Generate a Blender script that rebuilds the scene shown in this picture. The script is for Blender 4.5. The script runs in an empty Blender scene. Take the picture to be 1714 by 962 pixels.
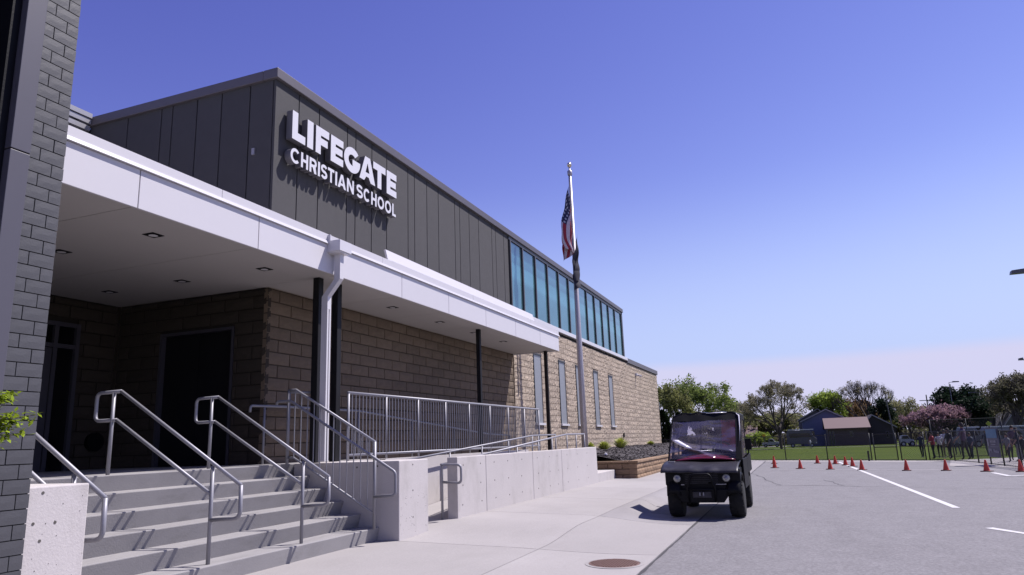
import bpy, math, random
import numpy as np
from mathutils import Vector, Matrix, noise
R = math.radians
rng = random.Random(7)
S = bpy.context.scene
C = S.collection

# ------------------------------------------------------------------ camera
YAW, PITCH, ROLL, EYE = R(21.0486), R(12.2862), R(-2.0656), 1.30
FPX = 1189.53
F_ = Vector((math.cos(YAW)*math.cos(PITCH), math.sin(YAW)*math.cos(PITCH), math.sin(PITCH)))
r_ = F_.cross(Vector((0, 0, 1))).normalized(); u_ = r_.cross(F_)
RT = math.cos(ROLL)*r_ + math.sin(ROLL)*u_
UP = -math.sin(ROLL)*r_ + math.cos(ROLL)*u_
cd = bpy.data.cameras.new('camera'); cam = bpy.data.objects.new('camera', cd); C.objects.link(cam)
cd.sensor_width = 36; cd.lens = FPX/1714*36; cd.clip_end = 3000; cd.clip_start = .05
m3 = Matrix((RT, UP, -F_)).transposed()
cam.matrix_world = Matrix.Translation((0, 0, EYE)) @ m3.to_4x4()
S.camera = cam

# ------------------------------------------------------------------ light
SUN = Vector((.92, -1.0, 2.05)).normalized()
sl = bpy.data.lights.new('sun', 'SUN'); so = bpy.data.objects.new('sun', sl); C.objects.link(so)
sl.energy = 5.0; sl.angle = R(.5); sl.color = (1, .945, .935)
so.rotation_euler = SUN.to_track_quat('Z', 'Y').to_euler(); so.location = (0, -20, 30)
W = bpy.data.worlds.new('World'); S.world = W; W.use_nodes = True
nt = W.node_tree; nt.nodes.clear()
N = nt.nodes.new; LK = nt.links.new
out = N('ShaderNodeOutputWorld'); bg = N('ShaderNodeBackground'); sky = N('ShaderNodeTexSky')
sky.sky_type = 'NISHITA'; sky.sun_disc = False
sky.sun_elevation = math.asin(SUN.z); sky.sun_rotation = math.atan2(SUN.x, SUN.y)
sky.air_density = 1.0; sky.dust_density = .05; sky.ozone_density = 2.2; sky.altitude = 300
tint = N('ShaderNodeMix'); tint.data_type = 'RGBA'; tint.blend_type = 'MULTIPLY'; tint.inputs[0].default_value = 1
tint.inputs[7].default_value = (1.42, 1.0, 1.42, 1)
LK(sky.outputs[0], tint.inputs[6])
tc = N('ShaderNodeTexCoord'); sx = N('ShaderNodeSeparateXYZ'); LK(tc.outputs['Generated'], sx.inputs[0])
mr = N('ShaderNodeMapRange'); mr.interpolation_type = 'SMOOTHSTEP'
mr.inputs[1].default_value = .084; mr.inputs[2].default_value = .104; mr.inputs[3].default_value = .95; mr.inputs[4].default_value = 0
LK(sx.outputs[2], mr.inputs[0])
sp_ = N('ShaderNodeSeparateColor'); cb_ = N('ShaderNodeCombineColor'); LK(tint.outputs[2], sp_.inputs[0])
for i_, (k_, g_) in enumerate(((15.2, 1.44), (17.6, 1.54), (10.3, 1.03))):     # deepen the red and green of the clear sky
    a_ = N('ShaderNodeMath'); a_.operation = 'MULTIPLY'; a_.inputs[1].default_value = .105; LK(sp_.outputs[i_], a_.inputs[0])
    b_ = N('ShaderNodeMath'); b_.operation = 'POWER'; b_.inputs[1].default_value = g_; LK(a_.outputs[0], b_.inputs[0])
    c_ = N('ShaderNodeMath'); c_.operation = 'MULTIPLY'; c_.inputs[1].default_value = k_; LK(b_.outputs[0], c_.inputs[0]); LK(c_.outputs[0], cb_.inputs[i_])
hz = N('ShaderNodeMix'); hz.data_type = 'RGBA'; hz.inputs[7].default_value = (6.6, 6.5, 8.8, 1)
LK(mr.outputs[0], hz.inputs[0]); lo = N('ShaderNodeMix'); lo.data_type = 'RGBA'; lo.inputs[7].default_value = (4.75, 5.75, 9.2, 1)
ml = N('ShaderNodeMapRange'); ml.interpolation_type = 'SMOOTHSTEP'; ml.inputs[1].default_value = .06; ml.inputs[2].default_value = .36; ml.inputs[3].default_value = .9; ml.inputs[4].default_value = 0
LK(sx.outputs[2], ml.inputs[0]); LK(ml.outputs[0], lo.inputs[0]); LK(cb_.outputs[0], lo.inputs[6]); LK(lo.outputs[2], hz.inputs[6]); LK(hz.outputs[2], bg.inputs[0])
bg.inputs[1].default_value = .072
LK(bg.outputs[0], out.inputs[0])
S.view_settings.view_transform = 'Standard'; S.view_settings.look = 'None'
S.view_settings.exposure = 0.5; S.view_settings.gamma = 1
S.render.engine = 'CYCLES'; S.cycles.max_bounces = 8; S.cycles.transparent_max_bounces = 16

# ------------------------------------------------------------------ helpers
def tag(o, label=None, cat=None, group=None, kind=None):
    if label: o['label'] = label
    if cat: o['category'] = cat
    if group: o['group'] = group
    if kind: o['kind'] = kind
    return o
def thing(name, label, cat, loc=(0, 0, 0), group=None):
    o = bpy.data.objects.new(name, None); C.objects.link(o); o.location = loc
    o.empty_display_size = .2
    return tag(o, label, cat, group)
def rootloc(o):
    v = Vector((0, 0, 0))
    while o is not None:
        v += o.location; o = o.parent
    return v
class MB:
    def __init__(s): s.v = []; s.f = []; s.m = []; s.cur = 0
    def face(s, idx): s.f.append(idx); s.m.append(s.cur)
    def box(s, x0, x1, y0, y1, z0, z1):
        n = len(s.v)
        s.v += [(x0,y0,z0),(x1,y0,z0),(x1,y1,z0),(x0,y1,z0),(x0,y0,z1),(x1,y0,z1),(x1,y1,z1),(x0,y1,z1)]
        for q in ((0,3,2,1),(4,5,6,7),(0,1,5,4),(1,2,6,5),(2,3,7,6),(3,0,4,7)): s.face(tuple(n+i for i in q))
        return s
    def hexa(s, p):          # 8 points, same order as box
        n = len(s.v); s.v += [tuple(q) for q in p]
        for q in ((0,3,2,1),(4,5,6,7),(0,1,5,4),(1,2,6,5),(2,3,7,6),(3,0,4,7)): s.face(tuple(n+i for i in q))
        return s
    def prism(s, poly, axis, a, b):   # poly of 2D points; axis 'x','y','z'
        def P(p, t): return {'x': (t, p[0], p[1]), 'y': (p[0], t, p[1]), 'z': (p[0], p[1], t)}[axis]
        n = len(s.v); k = len(poly)
        s.v += [P(p, a) for p in poly] + [P(p, b) for p in poly]
        s.face(tuple(range(n, n+k))[::-1]); s.face(tuple(range(n+k, n+2*k)))
        for i in range(k):
            j = (i+1) % k; s.face((n+i, n+j, n+k+j, n+k+i))
        return s
    def tube(s, pts, r, sides=8, cap=True, closed=False):
        pts = [Vector(p) for p in pts]; n0 = len(s.v); K = len(pts)
        rs = r if isinstance(r, (list, tuple)) else [r]*K
        up = None
        for i, p in enumerate(pts):
            if closed: d = (pts[(i+1) % K]-pts[i-1])
            elif i == 0: d = pts[1]-p
            elif i == K-1: d = p-pts[i-1]
            else: d = (pts[i+1]-p).normalized()+(p-pts[i-1]).normalized()
            d = d.normalized() if d.length > 1e-9 else Vector((0, 0, 1))
            if up is None: up = Vector((0, 0, 1)) if abs(d.z) < .9 else Vector((1, 0, 0))
            a = d.cross(up)
            if a.length < 1e-6: a = d.cross(Vector((0, 1, 0)))
            a.normalize(); b = a.cross(d).normalized(); up = b
            sc = 1
            if 0 < i < K-1 and not closed:
                c = (pts[i+1]-p).normalized().dot((p-pts[i-1]).normalized())
                sc = min(1.6, 1/max(.5, math.sqrt(max(0, (1+c)/2))))
            for k in range(sides):
                t = 2*math.pi*k/sides
                s.v.append(tuple(p+(a*math.cos(t)*sc+b*math.sin(t))*rs[i]))
        rng_ = range(K if closed else K-1)
        for i in rng_:
            for k in range(sides):
                a0 = n0+i*sides+k; a1 = n0+i*sides+(k+1) % sides
                j = (i+1) % K
                b0 = n0+j*sides+k; b1 = n0+j*sides+(k+1) % sides
                s.face((a0, a1, b1, b0))
        if cap and not closed:
            s.face(tuple(n0+k for k in range(sides))[::-1]); s.face(tuple(n0+(K-1)*sides+k for k in range(sides)))
        return s
    def grid(s, fn, nu, nv):
        n = len(s.v)
        for j in range(nv+1):
            for i in range(nu+1): s.v.append(tuple(fn(i/nu, j/nv)))
        for j in range(nv):
            for i in range(nu):
                a = n+j*(nu+1)+i; s.face((a, a+1, a+nu+2, a+nu+1))
        return s
    def lathe(s, prof, axis_o, axis='z', sides=24):
        n = len(s.v); K = len(prof); o = Vector(axis_o)
        for r, h in prof:
            for k in range(sides):
                t = 2*math.pi*k/sides; c, d = r*math.cos(t), r*math.sin(t)
                p = {'z': (c, d, h), 'y': (d, h, c), 'x': (h, c, d)}[axis]
                s.v.append(tuple(o+Vector(p)))
        for i in range(K-1):
            for k in range(sides):
                k1 = (k+1) % sides
                s.face((n+i*sides+k, n+i*sides+k1, n+(i+1)*sides+k1, n+(i+1)*sides+k))
        s.face(tuple(n+k for k in range(sides))[::-1]); s.face(tuple(n+(K-1)*sides+k for k in range(sides)))
        return s
    def build(s, name, mats, parent=None, bevel=0, smooth=False, kind=None, local=False, loc=None):
        me = bpy.data.meshes.new(name)
        base = rootloc(parent) if (parent is not None and not local) else Vector((0, 0, 0))
        off = base + (Vector(loc) if loc else Vector((0, 0, 0)))
        if off.length > 0: vs = [(a-off.x, b-off.y, c-off.z) for a, b, c in s.v]
        else: vs = s.v
        me.from_pydata(vs, [], s.f); me.update()
        mats = mats if isinstance(mats, (list, tuple)) else [mats]
        for m in mats: me.materials.append(m)
        if len(mats) > 1: me.polygons.foreach_set('material_index', s.m)
        if smooth: me.polygons.foreach_set('use_smooth', [True]*len(me.polygons))
        o = bpy.data.objects.new(name, me); C.objects.link(o); o.parent = parent
        if loc: o.location = loc
        if bevel:
            b = o.modifiers.new('bevel', 'BEVEL'); b.width = bevel; b.segments = 2; b.limit_method = 'ANGLE'; b.angle_limit = R(35)
        if kind: o['kind'] = kind
        return o
def box(name, m, parent, *d, bevel=0): return MB().box(*d).build(name, m, parent, bevel)
def inst(name, mesh, parent, loc, rot=None):
    o = bpy.data.objects.new(name, mesh); C.objects.link(o); o.parent = parent; o.location = Vector(loc)-rootloc(parent)
    if rot: o.rotation_euler = rot
    return o
def copy_tree(o, parent=None):
    c = o.copy(); C.objects.link(c); c.parent = parent
    for ch in o.children: copy_tree(ch, c)
    return c
def sm(o):
    o.data.polygons.foreach_set('use_smooth', [True]*len(o.data.polygons)); return o

# camera-ray helper: a known photo direction cut with a real plane gives the world point
def _ray(px, py): return (RT*((px-857)/FPX)+UP*(-(py-481)/FPX)+F_)
def on(px, py, ax, v):
    d = _ray(px, py); t = (v-(EYE if ax == 2 else 0))/d[ax]; return Vector((0, 0, EYE))+d*t
def G(px, py, z=-.12): return on(px, py, 2, z)

# ------------------------------------------------------------------ materials
ALB = .72      # one calibration of all surface colours against the exposure
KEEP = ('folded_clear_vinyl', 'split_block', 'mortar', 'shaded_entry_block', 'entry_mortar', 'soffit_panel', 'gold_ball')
def mat(name, col, rough=.8, var=.12, scale=6., bump=.0, bscale=40., metal=0., spec=.5, isl=0., obr=0., stain=0., stcol=None,
        stscale=1.2, stretch=None, coat=0, col2=None, trans=0, alpha=1, fine=0.):
    if name not in KEEP:
        col = tuple(c*ALB for c in col); col2 = col2 and tuple(c*ALB for c in col2); stcol = stcol and tuple(c*ALB for c in stcol)
    m = bpy.data.materials.new(name); m.use_nodes = True; t = m.node_tree; n = t.nodes; L = t.links.new
    p = n['Principled BSDF']; p.inputs['Roughness'].default_value = rough; p.inputs['Metallic'].default_value = metal
    p.inputs['Specular IOR Level'].default_value = spec; p.inputs['Coat Weight'].default_value = coat
    g = n.new('ShaderNodeNewGeometry'); src = g.outputs['Position']
    if stretch:
        mp = n.new('ShaderNodeMapping'); mp.inputs['Scale'].default_value = stretch; L(src, mp.inputs[0]); ssrc = mp.outputs[0]
    else: ssrc = src
    def nz(sc, det=5, s=src, ro=.6):
        q = n.new('ShaderNodeTexNoise'); q.inputs['Scale'].default_value = sc; q.inputs['Detail'].default_value = det
        q.inputs['Roughness'].default_value = ro; L(s, q.inputs['Vector']); return q.outputs['Fac']
    def math_(op, a, b, c=None):
        q = n.new('ShaderNodeMath'); q.operation = op
        for i, x in enumerate((a, b, c)):
            if x is None: continue
            if isinstance(x, (int, float)): q.inputs[i].default_value = x
            else: L(x, q.inputs[i])
        return q.outputs[0]
    fac = math_('MULTIPLY_ADD', nz(scale), 2*var, 1-var)
    if fine: fac = math_('MULTIPLY', fac, math_('MULTIPLY_ADD', nz(bscale, 2), 2*fine, 1-fine))
    if isl: fac = math_('MULTIPLY', fac, math_('MULTIPLY_ADD', g.outputs['Random Per Island'], 2*isl, 1-isl))
    if obr:
        oi = n.new('ShaderNodeObjectInfo'); fac = math_('MULTIPLY', fac, math_('MULTIPLY_ADD', oi.outputs['Random'], 2*obr, 1-obr))
    base = n.new('ShaderNodeMix'); base.data_type = 'RGBA'; base.blend_type = 'MIX'
    base.inputs[6].default_value = (*col, 1); base.inputs[7].default_value = (*(col2 or col), 1)
    if col2:
        r2 = n.new('ShaderNodeMapRange'); r2.inputs[1].default_value = .38; r2.inputs[2].default_value = .62; L(nz(stscale*1.7, 6, ssrc), r2.inputs[0]); L(r2.outputs[0], base.inputs[0])
    else: base.inputs[0].default_value = 0
    outc = base.outputs[2]
    if stain:
        r3 = n.new('ShaderNodeMapRange'); r3.inputs[1].default_value = .52; r3.inputs[2].default_value = .72; r3.inputs[4].default_value = stain
        L(nz(stscale, 8, ssrc, .65), r3.inputs[0])
        mx = n.new('ShaderNodeMix'); mx.data_type = 'RGBA'; mx.inputs[7].default_value = (*(stcol or tuple(c*.4 for c in col)), 1)
        L(r3.outputs[0], mx.inputs[0]); L(outc, mx.inputs[6]); outc = mx.outputs[2]
    vm = n.new('ShaderNodeVectorMath'); vm.operation = 'SCALE'; L(outc, vm.inputs[0]); L(fac, vm.inputs['Scale'])
    L(vm.outputs[0], p.inputs['Base Color'])
    if bump:
        b = n.new('ShaderNodeBump'); b.inputs['Strength'].default_value = min(1, bump); b.inputs['Distance'].default_value = .01*max(1, bump)
        L(nz(bscale, 6), b.inputs['Height']); L(b.outputs[0], p.inputs['Normal'])
    if trans: p.inputs['Transmission Weight'].default_value = trans
    if alpha < 1: p.inputs['Alpha'].default_value = alpha
    return m
M = {}
M['conc'] = mat('concrete_wall', (.63, .59, .575), .85, .08, 1.3, .3, 60, stain=.6, stcol=(.44, .41, .385), stscale=1.5, stretch=(1.3, 1.3, .8), fine=.07, obr=.03, spec=.2)
M['concs'] = mat('concrete_steps', (.36, .345, .345), .85, .12, 3., .3, 70, stain=.5, stcol=(.24, .228, .22), stscale=3, stretch=(.6, 1.5, 1.5), fine=.1, obr=.05)
M['walk'] = mat('sidewalk_concrete', (.42, .395, .385), .88, .10, 1.0, .3, 45, stain=.28, stcol=(.33, .31, .295), stscale=.9, stretch=(.6, 1.6, 1), fine=.15, obr=.04, spec=.2, isl=0)
M['gutter'] = mat('kerb_concrete', (.355, .335, .335), .88, .12, 1.6, .3, 45, stain=.45, stcol=(.27, .255, .25), stscale=1.4, fine=.15, spec=.2)
M['base'] = mat('joint_dirt', (.12, .11, .10), .95, .2, 5)
M['asph'] = mat('asphalt', (.25, .24, .247), .9, .16, 2.6, .6, 30, stain=.45, stcol=(.20, .19, .196), stscale=.55, fine=.5, stretch=(.5, 1.4, 1), spec=.2)
M['crack'] = mat('crack_seal', (.06, .056, .06), .8)
M['paint'] = mat('road_paint', (.72, .70, .70), .7, .1, 9, stain=.5, stcol=(.4, .38, .38), stscale=14)
M['paintw'] = mat('worn_paint', (.36, .34, .345), .8, .12, 9, stain=.8, stcol=(.22, .205, .21), stscale=9)
M['cmu'] = mat('split_block', (.145, .106, .074), .92, .12, 9, .7, 45, obr=.13, isl=.0, col2=(.13, .096, .068), stscale=6, fine=.1)  # copy of the tan block with the canopy shade painted in
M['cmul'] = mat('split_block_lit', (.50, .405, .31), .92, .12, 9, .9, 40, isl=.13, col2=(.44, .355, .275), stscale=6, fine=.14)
M['mortar'] = mat('mortar', (.075, .056, .040), .95, .15, 20)  # joints darkened along with the blocks for the canopy shade
M['cmud'] = mat('shaded_entry_block', (.036, .027, .020), .92, .12, 9, .7, 45, obr=.12)  # shade of the entry recess painted into a darker block colour
M['mortard'] = mat('entry_mortar', (.02, .015, .011), .95)  # recess joints, darkened for the same painted shade
M['landing'] = mat('sealed_landing_concrete', (.16, .152, .155), .8, .1, 2, .2, 50, spec=.2)  # landing concrete darkened to deepen the canopy shade; not applied
M['mortarl'] = mat('mortar_light', (.38, .305, .24), .95, .15, 20)
M['planter'] = mat('planter_block', (.33, .215, .13), .92, .14, 8, .7, 40, obr=.15, isl=.1)
M['gbrick'] = mat('painted_grey_brick', (.078, .078, .087), .6, .05, 14, .15, 70, obr=.05, fine=.06)
M['gmort'] = mat('grey_mortar', (.044, .043, .049), .8)
M['jamb'] = mat('grey_metal_jamb', (.105, .10, .125), .45, .06, 3, spec=.4)
M['panel'] = mat('dark_stucco_panel', (.070, .067, .071), .85, .13, 5, .5, 90, obr=.045, fine=.12, stain=.3, stcol=(.062,.062,.064), stscale=1.6)
M['groove'] = mat('groove_black', (.012, .012, .014), .9)
M['coping'] = mat('coping_metal', (.15, .135, .145), .45, .06, 2, metal=.2)
M['copingl'] = mat('light_coping', (.42, .41, .43), .4, .05, 2, metal=.3)
M['white'] = mat('white_metal_panel', (.76, .735, .76), .42, .025, 2, obr=.012)
M['whitet'] = mat('white_trim', (.78, .76, .79), .32, .02, 2)
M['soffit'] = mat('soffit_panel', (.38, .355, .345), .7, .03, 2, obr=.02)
M['letter'] = mat('white_letter_face', (.84, .83, .86), .35, .02, 2)
M['letside'] = mat('letter_side_metal', (.24, .23, .25), .4, .05, 3, metal=.4)
M['black'] = mat('black_column_paint', (.010, .0095, .012), .6, .1, 4, spec=.25)
M['brownc'] = mat('dark_column_paint', (.022, .016, .016), .6, .1, 4, spec=.25)
M['galv'] = mat('galvanised_pipe', (.34, .335, .37), .5, .10, 12, metal=.3, fine=.05, bscale=60)
M['door'] = mat('dark_door', (.010, .010, .013), .6, spec=.2)
M['frame'] = mat('grey_door_frame', (.07, .066, .085), .5, .05, 3, spec=.3)
M['dglass'] = mat('dark_glass', (.006, .006, .008), .08, 0, 1, spec=.6)
M['mull'] = mat('mullion', (.055, .055, .06), .45)
M['mullw'] = mat('mullion_edge', (.40, .41, .43), .4, metal=.3)
M['alum'] = mat('aluminium_reveal', (.37, .385, .41), .4, .04, 3, metal=.3)
M['mulch'] = mat('dark_mulch', (.06, .05, .052), .95, .3, 14, 1., 50, isl=.4)
M['grass'] = mat('lawn', (.064, .098, .014), .9, .22, .5, .5, 20, col2=(.088, .118, .017), stscale=.12, stretch=(2.2, .5, 1), fine=.25, spec=.05)
M['tuft'] = mat('tuft_leaves', (.55, .60, .13), .7, .2, 20, isl=.4)
M['street'] = mat('street', (.30, .28, .28), .9, .1, .5)
M['orange'] = mat('cone_orange', (.66, .055, .028), .5, .06, 9)
M['conebase'] = mat('cone_base', (.10, .02, .015), .7, .1, 9)
M['blackp'] = mat('black_plastic', (.007, .007, .009), .5, .15, 6, .2, 60, spec=.13)
M['fender'] = mat('dusty_black_plastic', (.024, .022, .031), .42, .3, 5, .2, 50, stain=.5, stcol=(.10, .094, .115), stscale=5, spec=.3)
M['cover'] = mat('black_vinyl_cover', (.010, .009, .012), .32, .3, 5, .6, 16, spec=.28)
M['foldv'] = mat('folded_clear_vinyl', (.8, .78, .82), .2, spec=.8)  # opaque white: sun glare put into the colour of the folds
M['tyre'] = mat('tyre_rubber', (.008, .008, .009), .9, .2, 20, .3, 60)
M['rim'] = mat('steel_rim', (.12, .12, .13), .4, metal=.6)
M['red'] = mat('red_paint', (.20, .012, .04), .3, .05, 5, coat=.4)
M['redc'] = mat('red_cloth', (.42, .02, .04), .7, .1, 10)
M['lens'] = mat('headlight_lens', (.42, .42, .40), .12, .2, 60, spec=.8)
M['rust'] = mat('manhole_iron', (.19, .105, .085), .7, .2, 20, .5, 80)
M['gold'] = mat('gold_ball', (.75, .62, .45), .25, metal=.9)
M['pole'] = mat('flagpole_aluminium', (.50, .47, .51), .45, .05, 3, metal=.35)
M['fence'] = mat('black_fence_coating', (.012, .012, .014), .5)
M['bark'] = mat('bark', (.075, .06, .05), .95, .25, 8)
M['barkl'] = mat('light_bark', (.15, .125, .105), .95, .25, 8)
for k, c in dict(leaf_mid=(.27, .34, .09), leaf_olive=(.24, .25, .09), leaf_bright=(.32, .42, .07), leaf_rust=(.27, .175, .085),
                 leaf_pale=(.32, .31, .15), leaf_pink=(.38, .235, .27), leaf_dark=(.018, .034, .018), leaf_arb=(.014, .026, .010), leaf_near=(.30, .40, .03), leaf_grey=(.29, .265, .17), leaf_twig=(.17, .16, .10)).items():
    M[k] = mat(k, c, .7, .15, 3, isl=.45)
    t_ = M[k].node_tree; p = t_.nodes['Principled BSDF']; p.inputs['Specular IOR Level'].default_value = .15
    tl = t_.nodes.new('ShaderNodeBsdfTranslucent'); mxs = t_.nodes.new('ShaderNodeMixShader'); mxs.inputs[0].default_value = .38
    t_.links.new(p.inputs['Base Color'].links[0].from_socket, tl.inputs[0]); t_.links.new(p.outputs[0], mxs.inputs[1]); t_.links.new(tl.outputs[0], mxs.inputs[2])
    t_.links.new(mxs.outputs[0], t_.nodes['Material Output'].inputs[0])
for k, c in dict(h_blue=(.11, .125, .24), h_brown=(.10, .07, .072), h_dark=(.04, .032, .038), h_wood=(.09, .055, .045), h_grey=(.14, .13, .15),
                 roof_brown=(.15, .085, .085), roof_dark=(.06, .045, .05), roof_grey=(.12, .11, .125), trim=(.42, .40, .42), c_silver=(.42, .43, .45),
                 c_red=(.10, .015, .02), c_white=(.70, .69, .70), yellow=(.75, .42, .02), ygreen=(.45, .5, .04), skin=(.38, .22, .16), hair=(.03, .02, .015),
                 navy=(.02, .025, .05), tblack=(.015, .015, .018), tred=(.4, .03, .04), twhite=(.7, .68, .7), tgrey=(.2, .2, .22), jean=(.05, .065, .11),
                 tan=(.22, .17, .13), tpurple=(.09, .05, .09), wood=(.14, .11, .09)).items():
    M[k] = mat(k, c, .7, .08, 2)
M['c_silver'].node_tree.nodes['Principled BSDF'].inputs['Roughness'].default_value = .3

def glass_blue():
    m = bpy.data.materials.new('teal_window_glass'); m.use_nodes = True; t = m.node_tree; n = t.nodes; L = t.links.new
    p = n['Principled BSDF']; p.inputs['Roughness'].default_value = .06; p.inputs['Metallic'].default_value = .55
    g = n.new('ShaderNodeNewGeometry'); s = n.new('ShaderNodeSeparateXYZ'); L(g.outputs['Position'], s.inputs[0])
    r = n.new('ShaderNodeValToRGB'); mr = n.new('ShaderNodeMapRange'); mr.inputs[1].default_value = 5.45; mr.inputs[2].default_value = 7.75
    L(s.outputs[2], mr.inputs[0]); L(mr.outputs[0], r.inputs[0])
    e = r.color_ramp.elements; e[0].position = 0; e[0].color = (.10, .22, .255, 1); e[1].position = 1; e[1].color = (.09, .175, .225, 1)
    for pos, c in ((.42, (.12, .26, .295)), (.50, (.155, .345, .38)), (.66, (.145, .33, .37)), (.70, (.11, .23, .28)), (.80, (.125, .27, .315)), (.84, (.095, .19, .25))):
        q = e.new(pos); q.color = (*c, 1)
    nz = n.new('ShaderNodeTexNoise'); nz.inputs['Scale'].default_value = .5; mp = n.new('ShaderNodeMapping'); mp.inputs['Scale'].default_value = (1.5, 1, 3)
    L(g.outputs['Position'], mp.inputs[0]); L(mp.outputs[0], nz.inputs['Vector'])
    v = n.new('ShaderNodeMath'); v.operation = 'MULTIPLY_ADD'; L(nz.outputs[0], v.inputs[0]); v.inputs[1].default_value = .5; v.inputs[2].default_value = .78
    vm = n.new('ShaderNodeVectorMath'); vm.operation = 'SCALE'; L(r.outputs[0], vm.inputs[0]); L(v.outputs[0], vm.inputs['Scale'])
    L(vm.outputs[0], p.inputs['Base Color']); return m
M['glass'] = glass_blue()
def vinyl():
    m = bpy.data.materials.new('clear_vinyl'); m.use_nodes = True; t = m.node_tree; n = t.nodes; L = t.links.new
    p = n['Principled BSDF']; n.remove(p); o = n['Material Output']
    tr = n.new('ShaderNodeBsdfTransparent'); tr.inputs[0].default_value = (.80, .77, .80, 1)
    gl = n.new('ShaderNodeBsdfGlossy'); gl.inputs['Roughness'].default_value = .16; gl.inputs[0].default_value = (.8, .66, .62, 1)
    df = n.new('ShaderNodeBsdfDiffuse'); df.inputs[0].default_value = (.55, .50, .55, 1)
    nz = n.new('ShaderNodeTexNoise'); nz.inputs['Scale'].default_value = 2.2; nz.inputs['Detail'].default_value = 2; nz.inputs['Distortion'].default_value = 1.0
    g = n.new('ShaderNodeNewGeometry'); mp = n.new('ShaderNodeMapping'); mp.inputs['Rotation'].default_value = (.6, 0, 0); mp.inputs['Scale'].default_value = (1, .8, 2.6)
    L(g.outputs['Position'], mp.inputs[0]); L(mp.outputs[0], nz.inputs['Vector'])
    b = n.new('ShaderNodeBump'); b.inputs['Strength'].default_value = .55; b.inputs['Distance'].default_value = .05; L(nz.outputs[0], b.inputs['Height'])
    L(b.outputs[0], gl.inputs['Normal'])
    f = n.new('ShaderNodeFresnel'); f.inputs[0].default_value = 1.5; L(b.outputs[0], f.inputs['Normal'])
    m1 = n.new('ShaderNodeMixShader'); m1.inputs[0].default_value = .09; L(tr.outputs[0], m1.inputs[1]); L(df.outputs[0], m1.inputs[2])
    m2 = n.new('ShaderNodeMixShader'); mm = n.new('ShaderNodeMath'); mm.operation = 'MULTIPLY_ADD'; L(f.outputs[0], mm.inputs[0]); mm.inputs[1].default_value = .22; mm.inputs[2].default_value = .03
    L(mm.outputs[0], m2.inputs[0]); L(m1.outputs[0], m2.inputs[1]); L(gl.outputs[0], m2.inputs[2]); L(m2.outputs[0], o.inputs[0]); return m
M['vinyl'] = vinyl()

# ------------------------------------------------------------------ ground
def interp(x, pts):
    if x <= pts[0][0]: return pts[0][1]
    for (a, b), (c, d) in zip(pts, pts[1:]):
        if x <= c: return b+(d-b)*(x-a)/(c-a)
    return pts[-1][1]
TP = [(38, -.16), (42, -.22), (52, -.55), (80, -.95), (150, -1.5), (200, -2.05), (400, -2.3), (2500, -2.3)]
def tz(x): return interp(x, TP)
mb = MB()
xs = [-400, -60, 0, 20, 38, 42, 47, 52, 60, 70, 80, 95, 110, 130, 150, 175, 200, 300, 400, 2500]
ys = [-2500, -600, -120, -40, 0, 40, 120, 600, 2500]
for y in ys:
    for x in xs: mb.v.append((x, y, tz(x)-(.03 if x <= 38 else 0)))
for j in range(len(ys)-1):
    for i in range(len(xs)-1):
        a = j*len(xs)+i; mb.face((a, a+1, a+len(xs)+1, a+len(xs)))
tag(mb.build('grass_field', M['grass']), 'mown green lawn sloping away beyond the parking lot fence', kind='structure')

def sheet(name, poly, z, m, label=None, kind='structure', parent=None):
    b = MB(); b.v = [(x, y, z) for x, y in poly]; b.face(tuple(range(len(poly)))); o = b.build(name, m, parent)
    return tag(o, label, kind=kind) if parent is None else o
far0 = G(1245, 770); far1 = G(1552, 770.5); d = (far1-far0).normalized()
farc = far1+d*1.0
lot = sheet('parking_lot', [(-15, -40), (27, -40), (farc.x+4.2, -14), (farc.x, farc.y), (far0.x, far0.y), (44, 4.8), (44, 12), (40, 3.2), (-15, 3.2)], -.12, M['asph'], 'grey asphalt parking lot beside the school')
# pale concrete gutter along the far edge of the lot
gut = MB(); nrm = Vector((-d.y, d.x, 0)); nrm = nrm if nrm.x < 0 else -nrm
a, b_ = far0-d*6, farc
gut.v = [tuple(a), tuple(b_), tuple(b_+nrm*1.6), tuple(a+nrm*1.6)]; gut.v = [(x, y, -.116) for x, y, z in gut.v]; gut.face((0, 1, 2, 3))
e0 = Vector((farc.x, farc.y, 0)); e1 = Vector((26.0, -9.6, 0)); dd = (e1-e0).normalized(); n2 = Vector((dd.y, -dd.x, 0)); n2 = n2 if n2.x < 0 else -n2
q = len(gut.v); gut.v += [(e0.x, e0.y, -.112), (e0.x+4.2, -13, -.112), (27, -13, -.112), (e1.x-1.6, e1.y, -.112), (e0.x-5, e0.y+.9, -.112)]; gut.face((q, q+1, q+2, q+3, q+4))
tag(gut.build('path', M['walk']), 'pale concrete path along the far edge of the lot', kind='structure')

# painted markings and sealed cracks: children of the lot
def strip(name, pts, w, m, z, jit=0):
    b = MB(); P = [Vector(p) for p in pts]
    for i, p in enumerate(P):
        t = (P[min(i+1, len(P)-1)]-P[max(i-1, 0)]); t = Vector((t.x, t.y)).normalized(); nn = Vector((-t.y, t.x))
        ww = w/2*(1+jit*(rng.random()-.5)*2)
        b.v += [(p.x+nn.x*ww, p.y+nn.y*ww, z), (p.x-nn.x*ww, p.y-nn.y*ww, z)]
    for i in range(len(P)-1): b.face((2*i, 2*i+1, 2*i+3, 2*i+2))
    return b.build(name, m, lot)
def subdiv(a, b, n, wob=0):
    a, b = Vector(a), Vector(b); d_ = (b-a); nn = Vector((-d_.y, d_.x, 0)).normalized(); o = []; w = 0
    for i in range(n+1):
        w += (rng.random()-.5)*wob; o.append(a+d_*i/n+nn*w)
    return o
strip('painted_line', [G(1400, 771.5), G(1601, 850)], .12, M['paint'], -.116)
strip('painted_line', [G(1655, 883.5), G(1722, 894)], .12, M['paint'], -.116, .3)
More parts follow.
